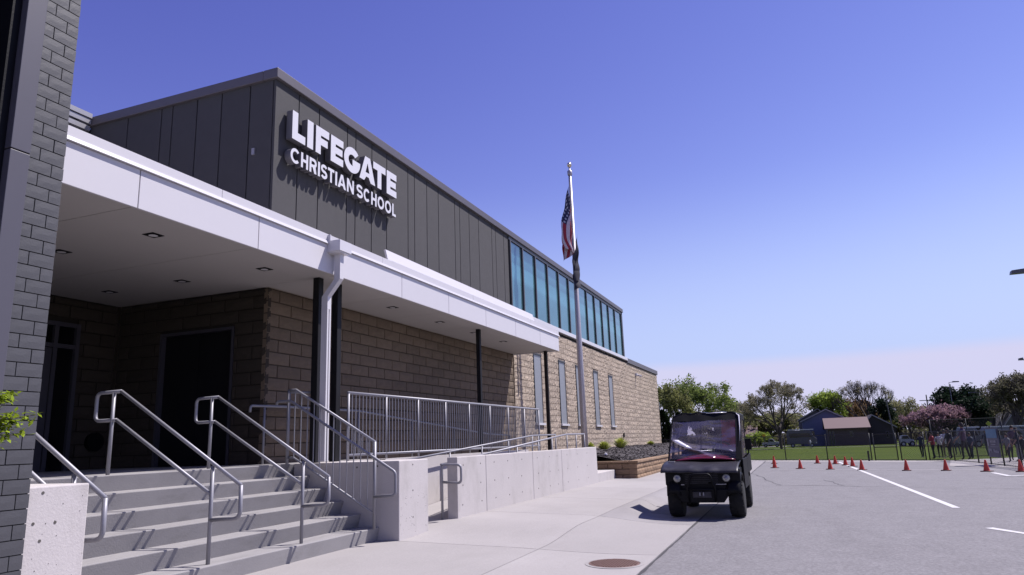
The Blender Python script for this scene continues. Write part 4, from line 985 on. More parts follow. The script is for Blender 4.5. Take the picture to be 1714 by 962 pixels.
# ------------------------------------------------------------------ cones
def cone_meshes():
    a = MB(); a.lathe([(.095, .025), (.088, .04), (.024, .355), (.017, .362)], (0, 0, 0), 'z', 18)
    b = MB(); b.box(-.14, .14, -.14, .14, 0, .025); return a, b
t0 = thing('traffic_cone', 'x', 'traffic cone', (0, 0, 0), 'orange cones across the parking lot'); a, b = cone_meshes()
a.build('cone_body', M['orange'], t0, smooth=False, local=True); b.build('cone_base', M['conebase'], t0, bevel=.008, local=True); sm(t0.children[0])
cones = [(1297, 783, 'orange cone closest to the utility cart, with another cone just behind it'), (1340, 784.5, 'second cone of the near row counted from the utility cart'),
         (1390, 785.5, 'third cone of the near row counted from the utility cart'), (1443, 786.5, 'orange cone standing on the long white line in the near row'),
         (1518, 787.5, 'first near row cone to the right of the long white line'), (1584, 787.5, 'near row cone in front of the person dressed in red and white'),
         (1652, 789, 'orange cone in front of the banner on the fence'), (1709.5, 789.5, 'rightmost orange cone, cut by the edge of the photo'),
         (1296, 776, 'farther orange cone peeking out behind the one closest to the cart'), (1368.5, 775.5, 'leftmost of the four farther cones beyond the near row'),
         (1398.5, 776.5, 'second of the farther cones, left of the two on the line'), (1415.5, 778.5, 'farther cone at the upper end of the white line'), (1427.5, 780.5, 'farther cone just behind the near row cone on the white line')]
for i, (px, py, lab) in enumerate(cones):
    c_ = t0 if i == 0 else copy_tree(t0)
    p = G(px, py); c_.location = (p.x, p.y, -.12); c_.rotation_euler = (0, 0, rng.random()*1.5); c_['label'] = lab

# ------------------------------------------------------------------ fence
def fence(name, label, posts, h, mesh=True, mid=None, top=True, cat='fence', zb=-.14):
    P = [Vector((p.x, p.y, zb)) for p in posts]; t = thing(name, label, cat, P[0])
    for i, p in enumerate(P): MB().tube([p, p+Vector((0, 0, h+.03))], .026, 8).build('post', M['fence'], t, smooth=True)
    b = MB(); b.tube([p+Vector((0, 0, h)) for p in P], .022, 6); b.build('top_rail', M['fence'], t)
    b = MB(); b.tube([p+Vector((0, 0, .06)) for p in P], .014, 6); b.build('bottom_rail', M['fence'], t)
    if mid: b = MB(); b.tube([p+Vector((0, 0, mid)) for p in P], .022, 6); b.build('middle_rail', M['fence'], t)
    b = MB(); r = .0022; sp = .075
    for a, c_ in zip(P, P[1:]):
        L_ = (c_-a).length; d_ = (c_-a)/L_; k = -h
        while k < L_:
            for sgn in (1, -1):
                s0, s1 = max(0, k), min(L_, k+h)
                z0, z1 = ((s0-k), (s1-k)) if sgn > 0 else (h-(s0-k), h-(s1-k))
                p0, p1 = a+d_*s0+Vector((0, 0, z0)), a+d_*s1+Vector((0, 0, z1)); n = len(b.v)
                nn = Vector((-d_.y, d_.x, 0))*r; up_ = Vector((0, 0, r*1.6))
                b.v += [tuple(p0+nn-up_), tuple(p0-nn-up_), tuple(p0+up_), tuple(p1+nn-up_), tuple(p1-nn-up_), tuple(p1+up_)]
                b.face((n, n+1, n+4, n+3)); b.face((n+1, n+2, n+5, n+4)); b.face((n+2, n, n+3, n+5))
            k += sp
    b.build('chain_link', M['fence'], t, kind='stuff'); return t
pa = [far0-(far1-far0).normalized()*7, far0-(far1-far0).normalized()*3.4, G(1250, 770.3), G(1316, 770.3), G(1386, 770.3), G(1460, 770.5)]
fence('chain_link_fence', 'black chain link fence at the far edge of the lot, left of the gates', pa, 1.25)
fence('chain_link_gate', 'black chain link gate leaf with a middle rail, left of the pair', [G(1466, 770.5), G(1504, 770.5)], 1.22, mid=.62, cat='gate')
fence('chain_link_gate', 'black chain link gate leaf with a middle rail, right of the pair', [G(1510, 770.5), G(1551, 770.5)], 1.22, mid=.66, cat='gate')
pb = [G(1557, 770.5), G(1599, 771.5), G(1639, 775), G(1660, 777.5), G(1682, 780), G(1712, 783.5), G(1750, 788)]
fb = fence('chain_link_fence', 'black chain link fence running from the gate corner to the right edge, carrying the banner', pb, 1.25)
# taller screen behind the corner
p0, p1, p2 = Vector((44.0, -6.6, 0)), Vector((44.3, -9.9, 0)), Vector((44.3, -9.9, 0))
fence('backstop_fence', 'taller chain link screen with a thin top rail behind the fence corner', [p0, Vector((44.2, -8.3, 0)), p1], 1.95, zb=tz(44))
# banner
A, B = G(1660, 777.5), G(1682, 780); dv = (B-A); dv.z = 0; Ld = dv.length; dv.normalize(); nn = Vector((dv.y, -dv.x, 0)); nn = nn if nn.x < 0 else -nn
bn = thing('fence_banner', 'tall banner with blue picture and pale lettering tied to the fence', 'banner', A+nn*.05)
def rect(b, u0, u1, z0, z1, o):
    p = A+nn*o; n = len(b.v)
    for u, z in ((u0, z0), (u1, z0), (u1, z1), (u0, z1)): q = p+dv*u*Ld; b.v.append((q.x, q.y, z))
    b.face((n, n+1, n+2, n+3))
M['bnr'] = mat('banner_purple_grey', (.13, .12, .17), .6, .1, 4); M['bnb'] = mat('banner_blue', (.10, .22, .36), .6, .35, 9); M['bnl'] = mat('banner_print', (.34, .33, .38), .6, .15, 20)
b = MB(); rect(b, .04, .96, .16, 1.20, .04); o = b.build('sheet', M['bnr'], bn); o.modifiers.new('t', 'SOLIDIFY').thickness = .01
b = MB(); rect(b, .08, .92, .84, 1.16, .056); b.build('picture', M['bnb'], bn)
b = MB(); rect(b, .08, .2, .56, .82, .057); 
for (u0, u1, z0, z1) in ((.34, .42, .68, .76), (.45, .52, .68, .76), (.55, .62, .68, .76), (.65, .76, .68, .76), (.4, .72, .60, .63), (.1, .92, .80, .812), (.3, .92, .53, .542),
                         (.12, .2, .32, .46), (.22, .30, .38, .46), (.31, .36, .32, .46), (.50, .58, .34, .46), (.61, .68, .32, .41), (.70, .77, .32, .42), (.79, .88, .32, .40)): rect(b, u0, u1, z0, z1, .058)
b.build('print', M['bnl'], bn)

# ------------------------------------------------------------------ people
def skinned(chains, name):
    """chains: list of [(pos, radius), ...]; first chain starts at the pelvis; a chain may start at (chain, idx)"""
    V, E, Rr = [], [], []; idx = {}
    for ci, ch in enumerate(chains):
        prev = None
        for i, it in enumerate(ch):
            if isinstance(it[0], int): prev = idx[it]; continue
            V.append(it[0]); Rr.append(it[1]); idx[(ci, i)] = len(V)-1
            if prev is not None: E.append((prev, len(V)-1))
            prev = len(V)-1
    me = bpy.data.meshes.new(name); me.from_pydata(V, E, []); o = bpy.data.objects.new(name, me); C.objects.link(o)
    md = o.modifiers.new('s', 'SKIN'); me.skin_vertices.new() if not me.skin_vertices else None
    for i, s_ in enumerate(me.skin_vertices[0].data): s_.radius = (Rr[i], Rr[i]*.9); s_.use_root = (i == 0)
    su = o.modifiers.new('u', 'SUBSURF'); su.levels = 1; su.render_levels = 1
    dg = bpy.context.evaluated_depsgraph_get(); m2 = bpy.data.meshes.new_from_object(o.evaluated_get(dg)); bpy.data.objects.remove(o); return m2
def person(px, X, h, yaw, label, shirt, legs, hair='hair', arm=(.15, .15), stride=.06, zg=None, lean=0, grp='people on the grass beyond the fence'):
    py = 745; p = on(px, py, 0, X); z = tz(X) if zg is None else zg
    k = h/1.75
    sw = .19*k; hip = .09*k
    def S_(x, y, zz_): return (x*k, y*k, zz_*k)
    ch = []
    ch.append([(S_(0, 0, .95), .13*k), (S_(lean*.4, 0, 1.15), .125*k), (S_(lean*.8, 0, 1.36), .14*k), (S_(lean, 0, 1.47), .06*k), (S_(lean+.02, 0, 1.56), .075*k), (S_(lean+.02, 0, 1.66), .09*k), (S_(lean+.01, 0, 1.73), .05*k)])
    for sgn, ar in ((-1, arm[0]), (1, arm[1])):
        f_ = ar
        ch.append([(0, 2), (S_(lean, sgn*.19, 1.38), .055*k), (S_(lean+f_*.4, sgn*.25, 1.12), .042*k), (S_(lean+f_*1.4, sgn*.24, .90+max(0, f_-.15)*.9), .03*k), (S_(lean+f_*1.7, sgn*.235, .83+max(0, f_-.15)*1.1), .033*k)])
    for sgn in (-1, 1):
        st = stride*sgn
        ch.append([(0, 0), (S_(0, sgn*.10, .86), .09*k), (S_(st+.02, sgn*.11, .50), .062*k), (S_(st*1.6-.02, sgn*.11, .10), .042*k), (S_(st*1.6+.10, sgn*.12, .035), .035*k)])
    me = skinned(ch, 'person')
    # fingers appended to the body mesh as tapered prisms
    import bmesh
    bm = bmesh.new(); bm.from_mesh(me)
    for sgn, f_ in ((-1, arm[0]), (1, arm[1])):
        hx, hy, hz_ = S_(lean+f_*1.7, sgn*.235, .83+max(0, f_-.15)*1.1)
        for q in range(5):
            ln = (.055, .075, .085, .078, .06)[q]*k; off = (q-2)*.014*k
            dx = .25 if q else .9
            base = [Vector((hx+off+a, hy+b_, hz_-.015*k)) for a, b_ in ((-.006*k, -.006*k), (.006*k, -.006*k), (.006*k, .006*k), (-.006*k, .006*k))]
            tip = [v_+Vector((dx*ln*.5, 0, -ln)) for v_ in base]
            vs = [bm.verts.new(v_) for v_ in base+tip]
            for fc in ((0, 1, 5, 4), (1, 2, 6, 5), (2, 3, 7, 6), (3, 0, 4, 7), (4, 5, 6, 7)): bm.faces.new([vs[a] for a in fc])
    bm.to_mesh(me); bm.free()
    for m_ in (M[shirt], M[legs], M['skin'], M['tblack']): me.materials.append(m_)
    for f_ in me.polygons:
        c_ = f_.center/k; f_.use_smooth = True
        if c_.z > 1.49: f_.material_index = 2
        elif abs(c_.y) > .18 and c_.z < 1.12 and c_.z > .6: f_.material_index = 2
        elif c_.z > .93: f_.material_index = 0
        elif c_.z < .09: f_.material_index = 3
        else: f_.material_index = 1
    o = bpy.data.objects.new('person', me); C.objects.link(o); o.location = (p.x, p.y, z); o.rotation_euler = (0, 0, yaw)
    tag(o, label, 'person', grp)
    b = MB(); b.grid(lambda u, v: ((lean+.005)*k+.1*k*math.sin(R(20+80*v*1.0))*math.cos(u*2*math.pi)*1.02-.012*k, .095*k*math.sin(R(20+80*v))*math.sin(u*2*math.pi), 1.64*k+.125*k*math.cos(R(20+80*v))-(.09*k*v if math.cos(u*2*math.pi) < .2 else 0)), 12, 4)
    hh = b.build('hair', M[hair], o, smooth=True, local=True)
    # face: nose and eyes
    b = MB(); b.prism([(-.008*k, 1.60*k), (.008*k, 1.60*k), (.004*k, 1.64*k), (-.004*k, 1.64*k)], 'x', (lean+.1)*k, (lean+.125)*k); b.build('nose', M['skin'], o, local=True)
    return o
person(1542, 52, 1.55, 2.6, 'person in dark clothes standing alone on the lawn behind the right gate leaf', 'navy', 'tblack', stride=.10)
person(1561, 40, 1.30, 1.9, 'person in red and white top by the fence corner', 'tred', 'tblack', arm=(.2, .3))
person(1572.5, 40.6, 1.26, 2.9, 'person in white top standing right beside the one in red', 'twhite', 'tblack')
person(1583, 40.2, 1.38, 3.0, 'person in white top and tan trousers raising an arm', 'twhite', 'tan', arm=(.45, .2))
person(1589.5, 39.0, 1.42, 2.0, 'person in black close behind the one with the raised arm', 'tblack', 'tblack')
person(1614.5, 37.0, 1.62, 1.0, 'taller person in dark purple standing against the fence', 'tpurple', 'tblack', arm=(.1, .2))
person(1625, 38.5, 1.18, 2.2, 'short person in dark clothes right of the one in purple', 'jean', 'navy')
person(1653, 48, 1.5, 2.5, 'person in navy on the lawn just left of the banner', 'navy', 'jean', stride=.09)
person(1686.5, 33.2, 1.10, 2.0, 'person in grey top and black trousers right of the banner', 'tgrey', 'tblack', zg=-.115)
person(1697, 34.5, 1.38, 3.3, 'person in dark red leaning near the right end of the fence', 'tpurple', 'tblack', zg=-.115, lean=.06)
person(1704, 33.6, 1.30, 1.4, 'person in black beside the one in dark red', 'tblack', 'tgrey', arm=(.4, .15), zg=-.115)
person(1712, 33.5, 1.0, 2.4, 'small person in dark clothes at the right edge of the photo', 'tblack', 'tblack', zg=-.115)
person(1602, 58, 1.5, 0.4, 'distant person in grey beyond the group at the fence', 'tgrey', 'navy')
person(1357, 120, 1.6, 1.2, 'tiny distant person in pale top by the blue house', 'twhite', 'tgrey')
person(1264.5, 150, 1.7, 1.2, 'tiny distant person in dark clothes near the far parked cars', 'tblack', 'tblack')

# ------------------------------------------------------------------ trees
def rvec(rr):
    while 1:
        v = Vector((rr.uniform(-1, 1), rr.uniform(-1, 1), rr.uniform(-1, 1)))
        if .01 < v.length < 1: return v.normalized()
def tree(name, label, px, X, ztop, width, leaf, nleaf, lsz, bark='bark', seed=1, trunk=.22, depth=5, shape='round', twig=1.0, base=None, cat='tree', z0=None, loc=None, grp=None, spread=.62, first=.28):
    rr = random.Random(seed); p = on(px, 745, 0, X) if loc is None else Vector(loc); z0 = tz(X) if z0 is None else z0
    H = ztop-z0; t = thing(name, label, cat, (p.x, p.y, z0), grp); bt = MB(); tips = []
    def grow(pos, d_, ln, r, lv):
        n = 3; pts = [pos]; rs = [r]; q = pos.copy(); dd_ = d_.copy()
        for i in range(n):
            dd_ = (dd_+rvec(rr)*.16+Vector((0, 0, .05))).normalized(); q = q+dd_*ln/n; pts.append(q.copy()); rs.append(r*(1-.42*(i+1)/n))
        bt.tube(pts, rs, 6 if lv == 0 else (4 if lv < 3 else 3), cap=False)
        if lv >= depth-2: tips.extend(pts[1:])
        if lv >= depth: return
        nb = rr.choice((2, 3, 3)) if lv else rr.choice((4, 5))
        for k in range(nb):
            a = rr.uniform(.35, .85)*spread*1.25; ax = rvec(rr); ax = (ax-dd_*ax.dot(dd_)).normalized()
            nd = (dd_*math.cos(a)+ax*math.sin(a)).normalized()
            st = pts[rr.choice((2, 3, 3))] if lv else pts[rr.choice((2, 3))]
            grow(st, nd, ln*rr.uniform(.66, .86), r*.56, lv+1)
        if rr.random() < .7: grow(pts[-1], dd_, ln*.7, r*.58, lv+1)
    grow(Vector((0, 0, -.1)), Vector((0, 0, 1)), H*first, trunk, 0)
    # fit the grown skeleton to the wanted height and width
    mz = max(v[2] for v in bt.v); mw = np.percentile([math.hypot(v[0], v[1]) for v in bt.v], 90)
    sz = H/mz; sw = (width/2)/mw
    def fit(v):
        k = min(1, max(0, v[2]/(H*first*.8))); s_ = 1+(sw-1)*k; x_, y_, z_ = v[0]*s_, v[1]*s_, v[2]*sz*1.06
        zc = H*.56; q_ = math.sqrt((x_*x_+y_*y_)/(width/2)**2+((z_-zc)/(H-zc))**2) if z_ > zc else math.sqrt(x_*x_+y_*y_)/(width/2)/max(.3, 1-.55*(zc-z_)/zc)
        if q_ > .85:
            g_ = (.85+(q_-.85)*.32)/q_; x_ *= g_; y_ *= g_
            if z_ > zc: z_ = zc+(z_-zc)*g_
        return (x_, y_, z_)
    bt.v = [fit(v) for v in bt.v]; tips2 = [Vector(fit(v)) for v in tips]
    bt.build('trunk', M[bark], t, local=True)
    if nleaf:
        b = MB(); cl_ = [(q+rvec(rr)*lsz*1.5, rr.uniform(.6, 1.5)) for q in rr.sample(tips2, min(len(tips2), max(30, nleaf//26)))]
        for i in range(nleaf):
            c_, cs = cl_[rr.randrange(len(cl_))]; q = c_+rvec(rr)*(rr.random()**.5)*lsz*2.6*cs; s_ = lsz*rr.uniform(.45, 1.0); a, e_ = rvec(rr)*s_, rvec(rr)*s_*.6; n = len(b.v)
            b.v += [tuple(q-a), tuple(q+e_), tuple(q+a), tuple(q-e_)]; b.face((n, n+1, n+2, n+3))
        b.build('crown', M[leaf], t, local=True)
    return t
tree('budding_tree', 'broad tree in fresh green leaf directly behind the end of the school', 1170, 150, 13.6, 17, 'leaf_mid', 9000, .34, seed=11, trunk=.42, depth=6)
tree('budding_tree', 'green tree behind the cart, partly hidden by the school corner', 1122, 135, 11.0, 9, 'leaf_olive', 4500, .32, seed=12, trunk=.35)
tree('budding_tree', 'large brown grey budding tree with a visible trunk between the cart and the blue house', 1308, 128, 10.3, 12.6, 'leaf_grey', 15000, .15, seed=21, trunk=.22, depth=6, first=.16, spread=.75)
tree('budding_tree', 'small hazy tree low on the skyline right of the school trees', 1240, 220, 10, 14, 'leaf_grey', 3500, .4, seed=23, trunk=.3)
tree('green_tree', 'bright green rounded tree behind the blue house', 1392, 170, 9.6, 9.5, 'leaf_bright', 6500, .36, seed=31, trunk=.3)
tree('bare_tree', 'tall tree still bare of leaves above the brown houses', 1455, 165, 12.2, 13.5, 'leaf_grey', 900, .2, seed=41, trunk=.36, depth=6, spread=.5)
tree('conifer_tree', 'dark evergreen standing beside the bare tree', 1482, 160, 7.2, 4.2, 'leaf_dark', 4200, .3, seed=42, trunk=.2)
tree('rust_tree', 'rusty brown rounded tree behind the brown roofed house', 1434, 178, 8.0, 11.0, 'leaf_rust', 6500, .3, seed=51, trunk=.25)
tree('bare_tree', 'narrow tree with thin pale foliage beside the utility pole', 1496, 175, 10.0, 3.2, 'leaf_pale', 500, .2, seed=61, trunk=.16, depth=5)
tree('pale_tree', 'pale yellow green tree left of the pink blossom', 1528, 140, 6.8, 6.0, 'leaf_pale', 2600, .24, seed=71, trunk=.2)
tree('blossom_tree', 'pink blossoming crab apple tree behind the players at the fence', 1572, 118, 4.9, 9.6, 'leaf_pink', 9500, .22, seed=81, trunk=.24, first=.2)
tree('evergreen_tree', 'dark spreading pine right of the pink blossom', 1616, 135, 7.6, 7.5, 'leaf_dark', 9000, .32, seed=91, trunk=.25)
tree('evergreen_tree', 'dark dense evergreen between the pine and the right edge trees', 1642, 118, 5.0, 5.0, 'leaf_dark', 7000, .3, seed=92, trunk=.25)
tree('budding_tree', 'large olive tree rising at the right edge of the photo', 1704, 110, 8.1, 9.5, 'leaf_twig', 9500, .2, seed=101, trunk=.35, depth=6)
tree('budding_tree', 'dim olive tree behind the far right fence', 1672, 128, 5.6, 6.5, 'leaf_twig', 4800, .24, seed=102, trunk=.2)
tree('round_bush', 'low yellow green bush left of the yellow road sign', 1270, 168, .9, 6, 'leaf_bright', 2600, .3, seed=111, trunk=.1, cat='bush')
for i, (px, X, zt, w_, lf) in enumerate([(1200, 190, 7, 22, 'leaf_olive'), (1232, 200, 6.5, 20, 'leaf_grey'), (1290, 195, 5.0, 22, 'leaf_olive'), (1420, 200, 6, 24, 'leaf_olive'), (1645, 190, 5.5, 22, 'leaf_olive'), (1340, 215, 7, 26, 'leaf_grey'), (1510, 200, 5, 20, 'leaf_olive'), (1560, 190, 5.0, 24, 'leaf_dark'), (1600, 205, 5.4, 20, 'leaf_olive'), (1680, 180, 6, 20, 'leaf_dark')]):
    tree('background_tree', ['hazy tree low behind the cart roof', 'small hazy tree between the school trees and the large brown grey one', 'low olive tree above the silver pickup', 'olive tree showing over the blue house roof', 'olive tree behind the dark dense evergreen', 'dim tree behind the large brown grey tree', 'low dark tree right of the brown houses', 'dark low tree behind the pink blossom', 'olive tree behind the dark pine', 'dark tree at the far right behind the fence'][i], px, X, zt, w_, lf, 4500, .5, seed=130+i, trunk=.3, grp='far trees behind the houses', depth=4)
# arborvitae at the corner
def arbor(x, y, z0, h, r, label, seed):
    rr = random.Random(seed); t = thing('arborvitae', label, 'shrub', (x, y, z0), 'columnar evergreens at the school corner')
    MB().tube([(0, 0, 0), (0, 0, h*.9)], [.05, .01], 6).build('trunk', M['bark'], t, local=True); b = MB()
    for i in range(5200):
        v = rr.random(); a = rr.random()*6.283; R_ = r*math.sin(min(1, (1-v)*2.2+.12)*math.pi/2)*(1 if v > .06 else .8)*(.72+.28*rr.random())*(1+.12*math.sin(a*3+v*9))
        q = Vector((R_*math.cos(a), R_*math.sin(a), .05+v*h)); s_ = .07; e_ = Vector((math.cos(a), math.sin(a), 1.2)).normalized()*s_; f_ = rvec(rr)*s_*.6; n = len(b.v)
        b.v += [tuple(q-e_), tuple(q+f_), tuple(q+e_), tuple(q-f_)]; b.face((n, n+1, n+2, n+3))
    b.build('crown', M['leaf_arb'], t, local=True)
arbor(46.9, 7.95, .4, 2.55, .42, 'dark columnar evergreen touching the far corner of the block wall', 1)
arbor(47.2, 7.0, .3, 2.45, .45, 'dark columnar evergreen just left of the cart roof', 2)
# near leafy branch in front of the pier
t = thing('young_tree', 'bright green leafy branch of a young tree in front of the brick pier', 'tree', (2.1, 4.35, 0))
bt = MB(); rr = random.Random(5); lv_ = MB()
def leafat(b, q, s_, rr):
    d_ = rvec(rr); d_.z *= .5; d_.normalize(); sd_ = d_.cross(Vector((0, 0, 1))); sd_ = sd_.normalized() if sd_.length > .1 else Vector((1, 0, 0)); n = len(b.v); up_ = Vector((0, 0, -.15*s_))
    b.v += [tuple(q), tuple(q+d_*s_*.5+sd_*s_*.27+up_*.3), tuple(q+d_*s_+up_), tuple(q+d_*s_*.5-sd_*s_*.27+up_*.3)]; b.face((n, n+1, n+2)); b.face((n, n+2, n+3))
bt.tube([(2.1, 4.35, -.05), (2.12, 4.37, .9), (2.2, 4.4, 2.2)], [.03, .025, .012], 8)
for (x1, z1, z_s, ss_, y_) in ((3.18, 1.58, 1.50, 10, 4.5), (3.06, 1.70, 1.55, 16, 4.55), (3.02, 1.52, 1.35, 18, 4.45), (3.1, 1.47, 1.32, 9, 4.5), (2.98, 1.62, 1.5, 16, 4.6), (2.9, 1.68, 1.55, 16, 4.4), (2.94, 1.44, 1.3, 14, 4.5), (2.95, 1.56, 1.4, 18, 4.42)):
    a = Vector((2.13, 4.38, z_s-.2)); e_ = Vector((x1, y_, z1)); mid = (a+e_)/2+Vector((0, 0, .06)); bt.tube([a, mid, e_], [.009, .006, .002], 5)
    for k in range(ss_*20):
        u = .35+.65*rr.random(); q = (a*(1-u)**2+mid*2*u*(1-u)+e_*u*u)+rvec(rr)*.06*rr.random()*(1.2-u*.6)*1.3
        leafat(lv_, q, rr.uniform(.030, .058), rr)
bt.build('trunk', M['bark'], t); lv_.build('crown', M['leaf_near'], t)

# ------------------------------------------------------------------ houses, vehicles, far things
def Yat(px, X): return on(px, 742, 0, X).y
def Zat(px, py, X): return on(px, py, 0, X).z
def house_gable(name, label, X, pxl, pxr, zb, ze, zp, wall, roofm, depth=9, win=(), over=.35, ridge='x', peak=.5):
    yl, yr = Yat(pxl, X), Yat(pxr, X); t = thing(name, label, 'house', (X, (yl+yr)/2, zb)); 
    if ridge == 'x':
        ym = yl+(yr-yl)*peak; b = MB(); b.prism([(yr, zb-1), (yl, zb-1), (yl, ze), (ym, zp), (yr, ze)], 'x', X, X+depth); b.build('wall', M[wall], t)
        for ya, yb_ in ((yl, ym), (yr, ym)):
            sl_ = (zp-ze)/(yb_-ya); ya2 = ya-over*(1 if yb_ > ya else -1); za = ze+sl_*(ya2-ya)
            b = MB(); b.prism([(ya2, za), (yb_, zp), (yb_, zp+.22), (ya2, za+.2)], 'x', X-.4, X+depth+.3); b.build('roof', M[roofm], t)
            b = MB(); b.prism([(ya2, za-.04), (yb_, zp-.04), (yb_, zp+.16), (ya2, za+.14)], 'x', X-.46, X-.402); b.build('fascia', M['trim'], t)
    else:
        xm = X+depth/2; b = MB(); b.prism([(X, zb-1), (X+depth, zb-1), (X+depth, ze), (xm, zp), (X, ze)], 'y', min(yl, yr), max(yl, yr)); b.build('wall', M[wall], t)
        for xa in (X, X+depth):
            xo = xa+(-.5 if xa == X else .5); zo = ze-.5*(zp-ze)/(depth/2); b = MB(); b.prism([(xo, zo), (xm, zp), (xm, zp+.22), (xo, zo+.18)], 'y', min(yl, yr)-.5, max(yl, yr)+.5); b.build('roof', M[roofm], t)
    for (pa_, pb_, za, zb_) in win:
        ya, yb_ = Yat(pa_, X), Yat(pb_, X); ya, yb_ = min(ya, yb_), max(ya, yb_)
        w = MB().box(X-.06, X+.02, ya-.08, yb_+.08, za-.08, zb_+.08).build('window', M['h_grey'], t); MB().box(X-.08, X-.06, ya, yb_, za, zb_).build('pane', M['dglass'], w)
    return t
hb = house_gable('blue_house', 'blue gabled house with pale roof edges behind the lawn', 158, 1347, 1424, -1.6, 3.4, 5.5, 'h_blue', 'roof_grey', peak=.55, win=((1361, 1365, .2, 1.4),))
o = house_gable('grey_house', 'grey two level house partly hidden behind the blue house', 172, 1341, 1398, -1.7, 3.8, 6.1, 'h_grey', 'roof_grey', peak=.6)
MB().prism([(Yat(1381, 172), 6.7), (Yat(1396, 172), 6.0), (Yat(1396, 172), 6.18), (Yat(1381, 172), 6.88)], 'x', 171, 172).build('solar_panel', M['whitet'], o)
house_gable('brown_house', 'low dark house with long brown roof facing the lawn', 148, 1388, 1456, -1.5, 1.75, 3.5, 'h_brown', 'roof_brown', ridge='y', depth=9, win=((1391, 1393, -1.2, 1.2), (1396, 1398, -1.2, 1.2), (1424, 1430, .2, 1.1)))
b_ = house_gable('dark_house', 'dark gabled house right of the brown roofed one', 152, 1444, 1502, -1.55, 1.7, 3.9, 'h_dark', 'roof_dark', peak=.38, win=((1486, 1489, -.2, .8),))
house_gable('far_brown_house', 'far house with brown roof seen beside the cart', 185, 1215, 1266, -1.9, .9, 3.2, 'h_wood', 'roof_brown', ridge='y', depth=8, win=((1252, 1256, -.8, .4),))
house_gable('right_house', 'grey house with pale gable edge half hidden by the trees at right', 125, 1684, 1740, -1.3, 1.0, 2.9, 'h_grey', 'roof_grey', peak=.35)
st_ = MB(); st_.v = [(172, 60, -1.72), (172, -20, -1.72), (182, -20, -1.80), (182, 60, -1.80)]; st_.face((0, 1, 2, 3)); tag(st_.build('road', M['street']), 'pale street crossing behind the lawn', kind='structure')
st_ = MB(); st_.v = [(128, 30, tz(128)+.03), (128, -60, tz(128)+.03), (129.6, -60, tz(129.6)+.03), (129.6, 30, tz(129.6)+.03)]; st_.face((0, 1, 2, 3)); tag(st_.build('field_path', M['street']), 'thin pale path across the far lawn', kind='structure')
def side_car(label, px0, px1, X, body, kind='pickup', cat='car', hgt=1.8):
    """vehicle seen from the side, nose to the right"""
    yl, yr = Yat(px0, X), Yat(px1, X); L_ = yl-yr; z = tz(X); t = thing(kind, label, cat, (X, (yl+yr)/2, z))
    prof = {'pickup': [(0, .45), (0, .98), (.36, 1.0), (.37, 1.0), (.40, 1.75), (.60, 1.75), (.72, 1.15), (.97, 1.05), (1, .8), (1, .45)],
            'van': [(0, .4), (0, 1.9), (.06, 2.25), (.8, 2.2), (.93, 1.3), (1, 1.1), (1, .4)],
            'hatchback': [(0, .4), (.02, 1.0), (.10, 1.45), (.55, 1.5), (.72, 1.0), (.97, .88), (1, .6), (1, .4)]}[kind]
    pr_ = [(yl-u*L_, z+h*hgt/1.8) for u, h in prof]; b = MB(); b.prism(pr_, 'x', X-.9, X+.9); b.build('body', M[body], t, bevel=.05)
    wn = {'pickup': [(.42, 1.2), (.425, 1.62), (.59, 1.62), (.67, 1.2)], 'van': [(.1, 1.3), (.1, 1.85), (.76, 1.85), (.85, 1.35)], 'hatchback': [(.12, 1.02), (.16, 1.38), (.54, 1.4), (.66, 1.02)]}[kind]
    for xs_ in ((X-.93, X-.902), (X+.902, X+.93)): b = MB(); b.prism([(yl-u*L_, z+h*hgt/1.8) for u, h in wn], 'x', *xs_); b.build('window', M['dglass'], t)
    for u in (.18, .82):
        for xs_ in (X-.95, X+.75):
            q = MB().lathe([(.36, xs_), (.36, xs_+.2)], (0, yl-u*L_, z+.36), 'x', 18).build('wheel', M['tyre'], t)
            MB().lathe([(.2, xs_-.01), (.2, xs_+.02)], (0, yl-u*L_, z+.36), 'x', 12).build('rim', M['c_silver'], q)
    MB().lathe([(.09, X-.97+.05), (.09, X-.9)], (0, yr+.12, z+.8), 'x', 8).build('headlight', M['whitet'], t)
    return t
side_car('silver pickup truck parked on the far street by the yellow sign', 1276, 1306, 165, 'c_silver', 'pickup', 'pickup truck')
side_car('dark red car parked on the far street just right of the cart', 1240, 1259, 162, 'c_red', 'hatchback', 'car', 1.7)
side_car('long white topped camper van parked beside the blue house', 1318, 1368, 143, 'h_grey', 'van', 'van', 2.45)
MB().box(142.0, 144.1, Yat(1364, 143), Yat(1321, 143), tz(143)+3.08, tz(143)+3.22).build('roof_rail', M['whitet'], [q for q in C.objects if q.get('label', '').startswith('long white topped')][0])
side_car('silver car far behind the fence, right of the brown houses', 1507, 1530, 118, 'c_silver', 'hatchback', 'car', 1.9)
side_car('minibus with pale roof partly hidden behind the players and fence', 1606, 1642, 96, 'tgrey', 'van', 'minibus', 1.75)
MB().box(95.1, 96.9, Yat(1641, 96), Yat(1609, 96), tz(96)+2.14, tz(96)+2.3).build('roof', M['c_white'], [q for q in C.objects if q.get('label', '').startswith('minibus with pale')][0])
side_car('dark minibus with white top parked behind the banner', 1646, 1722, 92, 'tgrey', 'van', 'minibus', 1.7)
MB().box(91.1, 92.9, Yat(1716, 92), Yat(1650, 92), tz(92)+2.1, tz(92)+2.22).build('roof', M['c_white'], [q for q in C.objects if q.get('label', '').startswith('dark minibus')][0])
side_car('silver car seen between the players under the pink blossom', 1575, 1602, 100, 'c_silver', 'hatchback', 'car', 1.9)
b = MB(); rr = random.Random(77)
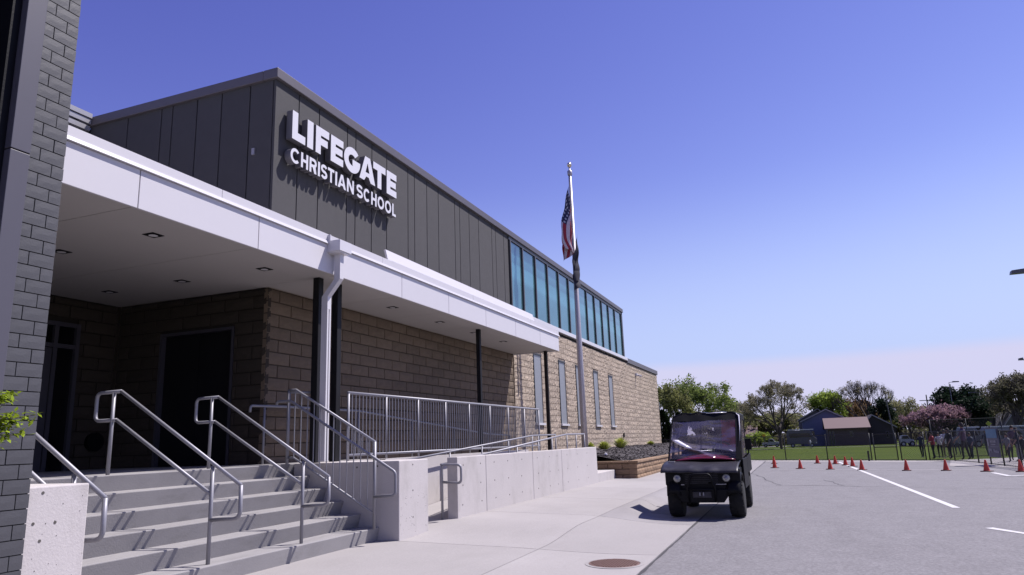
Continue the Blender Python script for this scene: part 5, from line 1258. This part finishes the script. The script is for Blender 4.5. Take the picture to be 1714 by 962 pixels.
for i in range(15000):
    y = rr.uniform(-62, 75); hgt = 2.6+1.3*noise.noise(Vector((y*.09, 3, 1)))+.7*noise.noise(Vector((y*.35, 8, 1))); x = 232+rr.uniform(-6, 6); z = tz(x)+rr.random()**.8*max(.8, hgt)*1.25; q = Vector((x, y, z)); s_ = rr.uniform(.3, .75); a, e_ = rvec(rr)*s_, rvec(rr)*s_*.7; n = len(b.v)
    b.v += [tuple(q-a), tuple(q+e_), tuple(q+a), tuple(q-e_)]; b.face((n, n+1, n+2, n+3))
tag(b.build('distant_hedgerow', M['leaf_twig']), 'low dim line of far shrubs and trees closing the view behind the houses', 'distant trees', kind='stuff')
t = thing('bollard', 'short black post standing before the left gate leaf', 'post', G(1455, 771.5)); p_ = G(1455, 771.5); MB().tube([(p_.x, p_.y, -.15), (p_.x, p_.y, .34)], .04, 8).build('shaft', M['fence'], t)
def sign(label, px, py, X, m, s_, diamond=True):
    y = Yat(px, X); zc = Zat(px, py, X); t = thing('road_sign', label, 'road sign', (X, y, tz(X))); MB().tube([(X, y, tz(X)-.2), (X, y, zc)], .05, 6).build('post', M['rim'], t)
    b = MB(); k = s_ if diamond else s_*.7
    b.prism([(y-k, zc), (y, zc-k), (y+k, zc), (y, zc+k)] if diamond else [(y-k, zc-k), (y+k, zc-k), (y+k, zc+k), (y-k, zc+k)], 'x', X-.06, X-.03); b.build('plate', M[m], t)
sign('orange yellow warning sign beside the silver pickup', 1280, 729, 155, 'yellow', .45, False); sign('yellow green diamond sign above the banner', 1660.5, 708.5, 85, 'ygreen', .26)
def lamp(label, X, px, ztop, hd, dirn=-1, rr_=.07, yy=None):
    y = Yat(px, X) if yy is None else yy; z = tz(X) if X > 38 else -.12; t = thing('street_lamp', label, 'street lamp', (X, y, z), 'street lamps beyond the lot')
    MB().tube([(X, y, z-.1), (X, y, ztop)], [rr_, rr_*.6], 8).build('pole', M['rim'], t, smooth=True)
    MB().tube(bend([(X, y, ztop-.1), (X, y+dirn*.1, ztop), (X, y+dirn*hd*.5, ztop+.05)], .1), rr_*.5, 6).build('arm', M['rim'], t)
    b = MB(); b.prism([(y+dirn*hd*.35, ztop-.02), (y+dirn*hd*1.3, ztop-.02), (y+dirn*hd*1.25, ztop+.12), (y+dirn*hd*.5, ztop+.16)], 'x', X-.15, X+.15); b.build('lamp_head', M['rim'], t)
lamp('street lamp rising above the dark pine', 120, 1605, Zat(1605, 639, 120), 1.0, -1); lamp('street lamp above the dense evergreen, its head pointing left', 118, 1654, Zat(1654, 656, 118), 1.0, 1)
lamp('tall parking lot lamp whose head just enters the photo at the right edge', 34, 1726, Zat(1714, 456, 34), .8, 1, .09, on(1742, 456, 0, 34).y)
lamp('slim lamp pole at the right edge below the parking lot lamp', 60, 1713.5, Zat(1713, 602, 60), .3, 1, .05, on(1716, 602, 0, 60).y)
y = Yat(1562, 175); z = tz(175); t = thing('utility_pole', 'wooden utility pole standing behind the pink blossom', 'utility pole', (175, y, z)); MB().tube([(175, y, z), (175, y-.1, Zat(1560, 660, 175))], [.16, .11], 8).build('pole', M['wood'], t); zt = Zat(1561, 670, 175); MB().box(174.9, 175.1, y-1.3, y+1.3, zt, zt+.15).build('crossarm', M['wood'], t)
y = Yat(1499, 150); z = tz(150); t = thing('utility_pole', 'thin leaning pole right of the dark gabled house', 'utility pole', (150, y, z)); MB().tube([(150, y, z), (150, y+.5, Zat(1496, 668, 150))], [.12, .08], 8).build('pole', M['h_grey'], t)
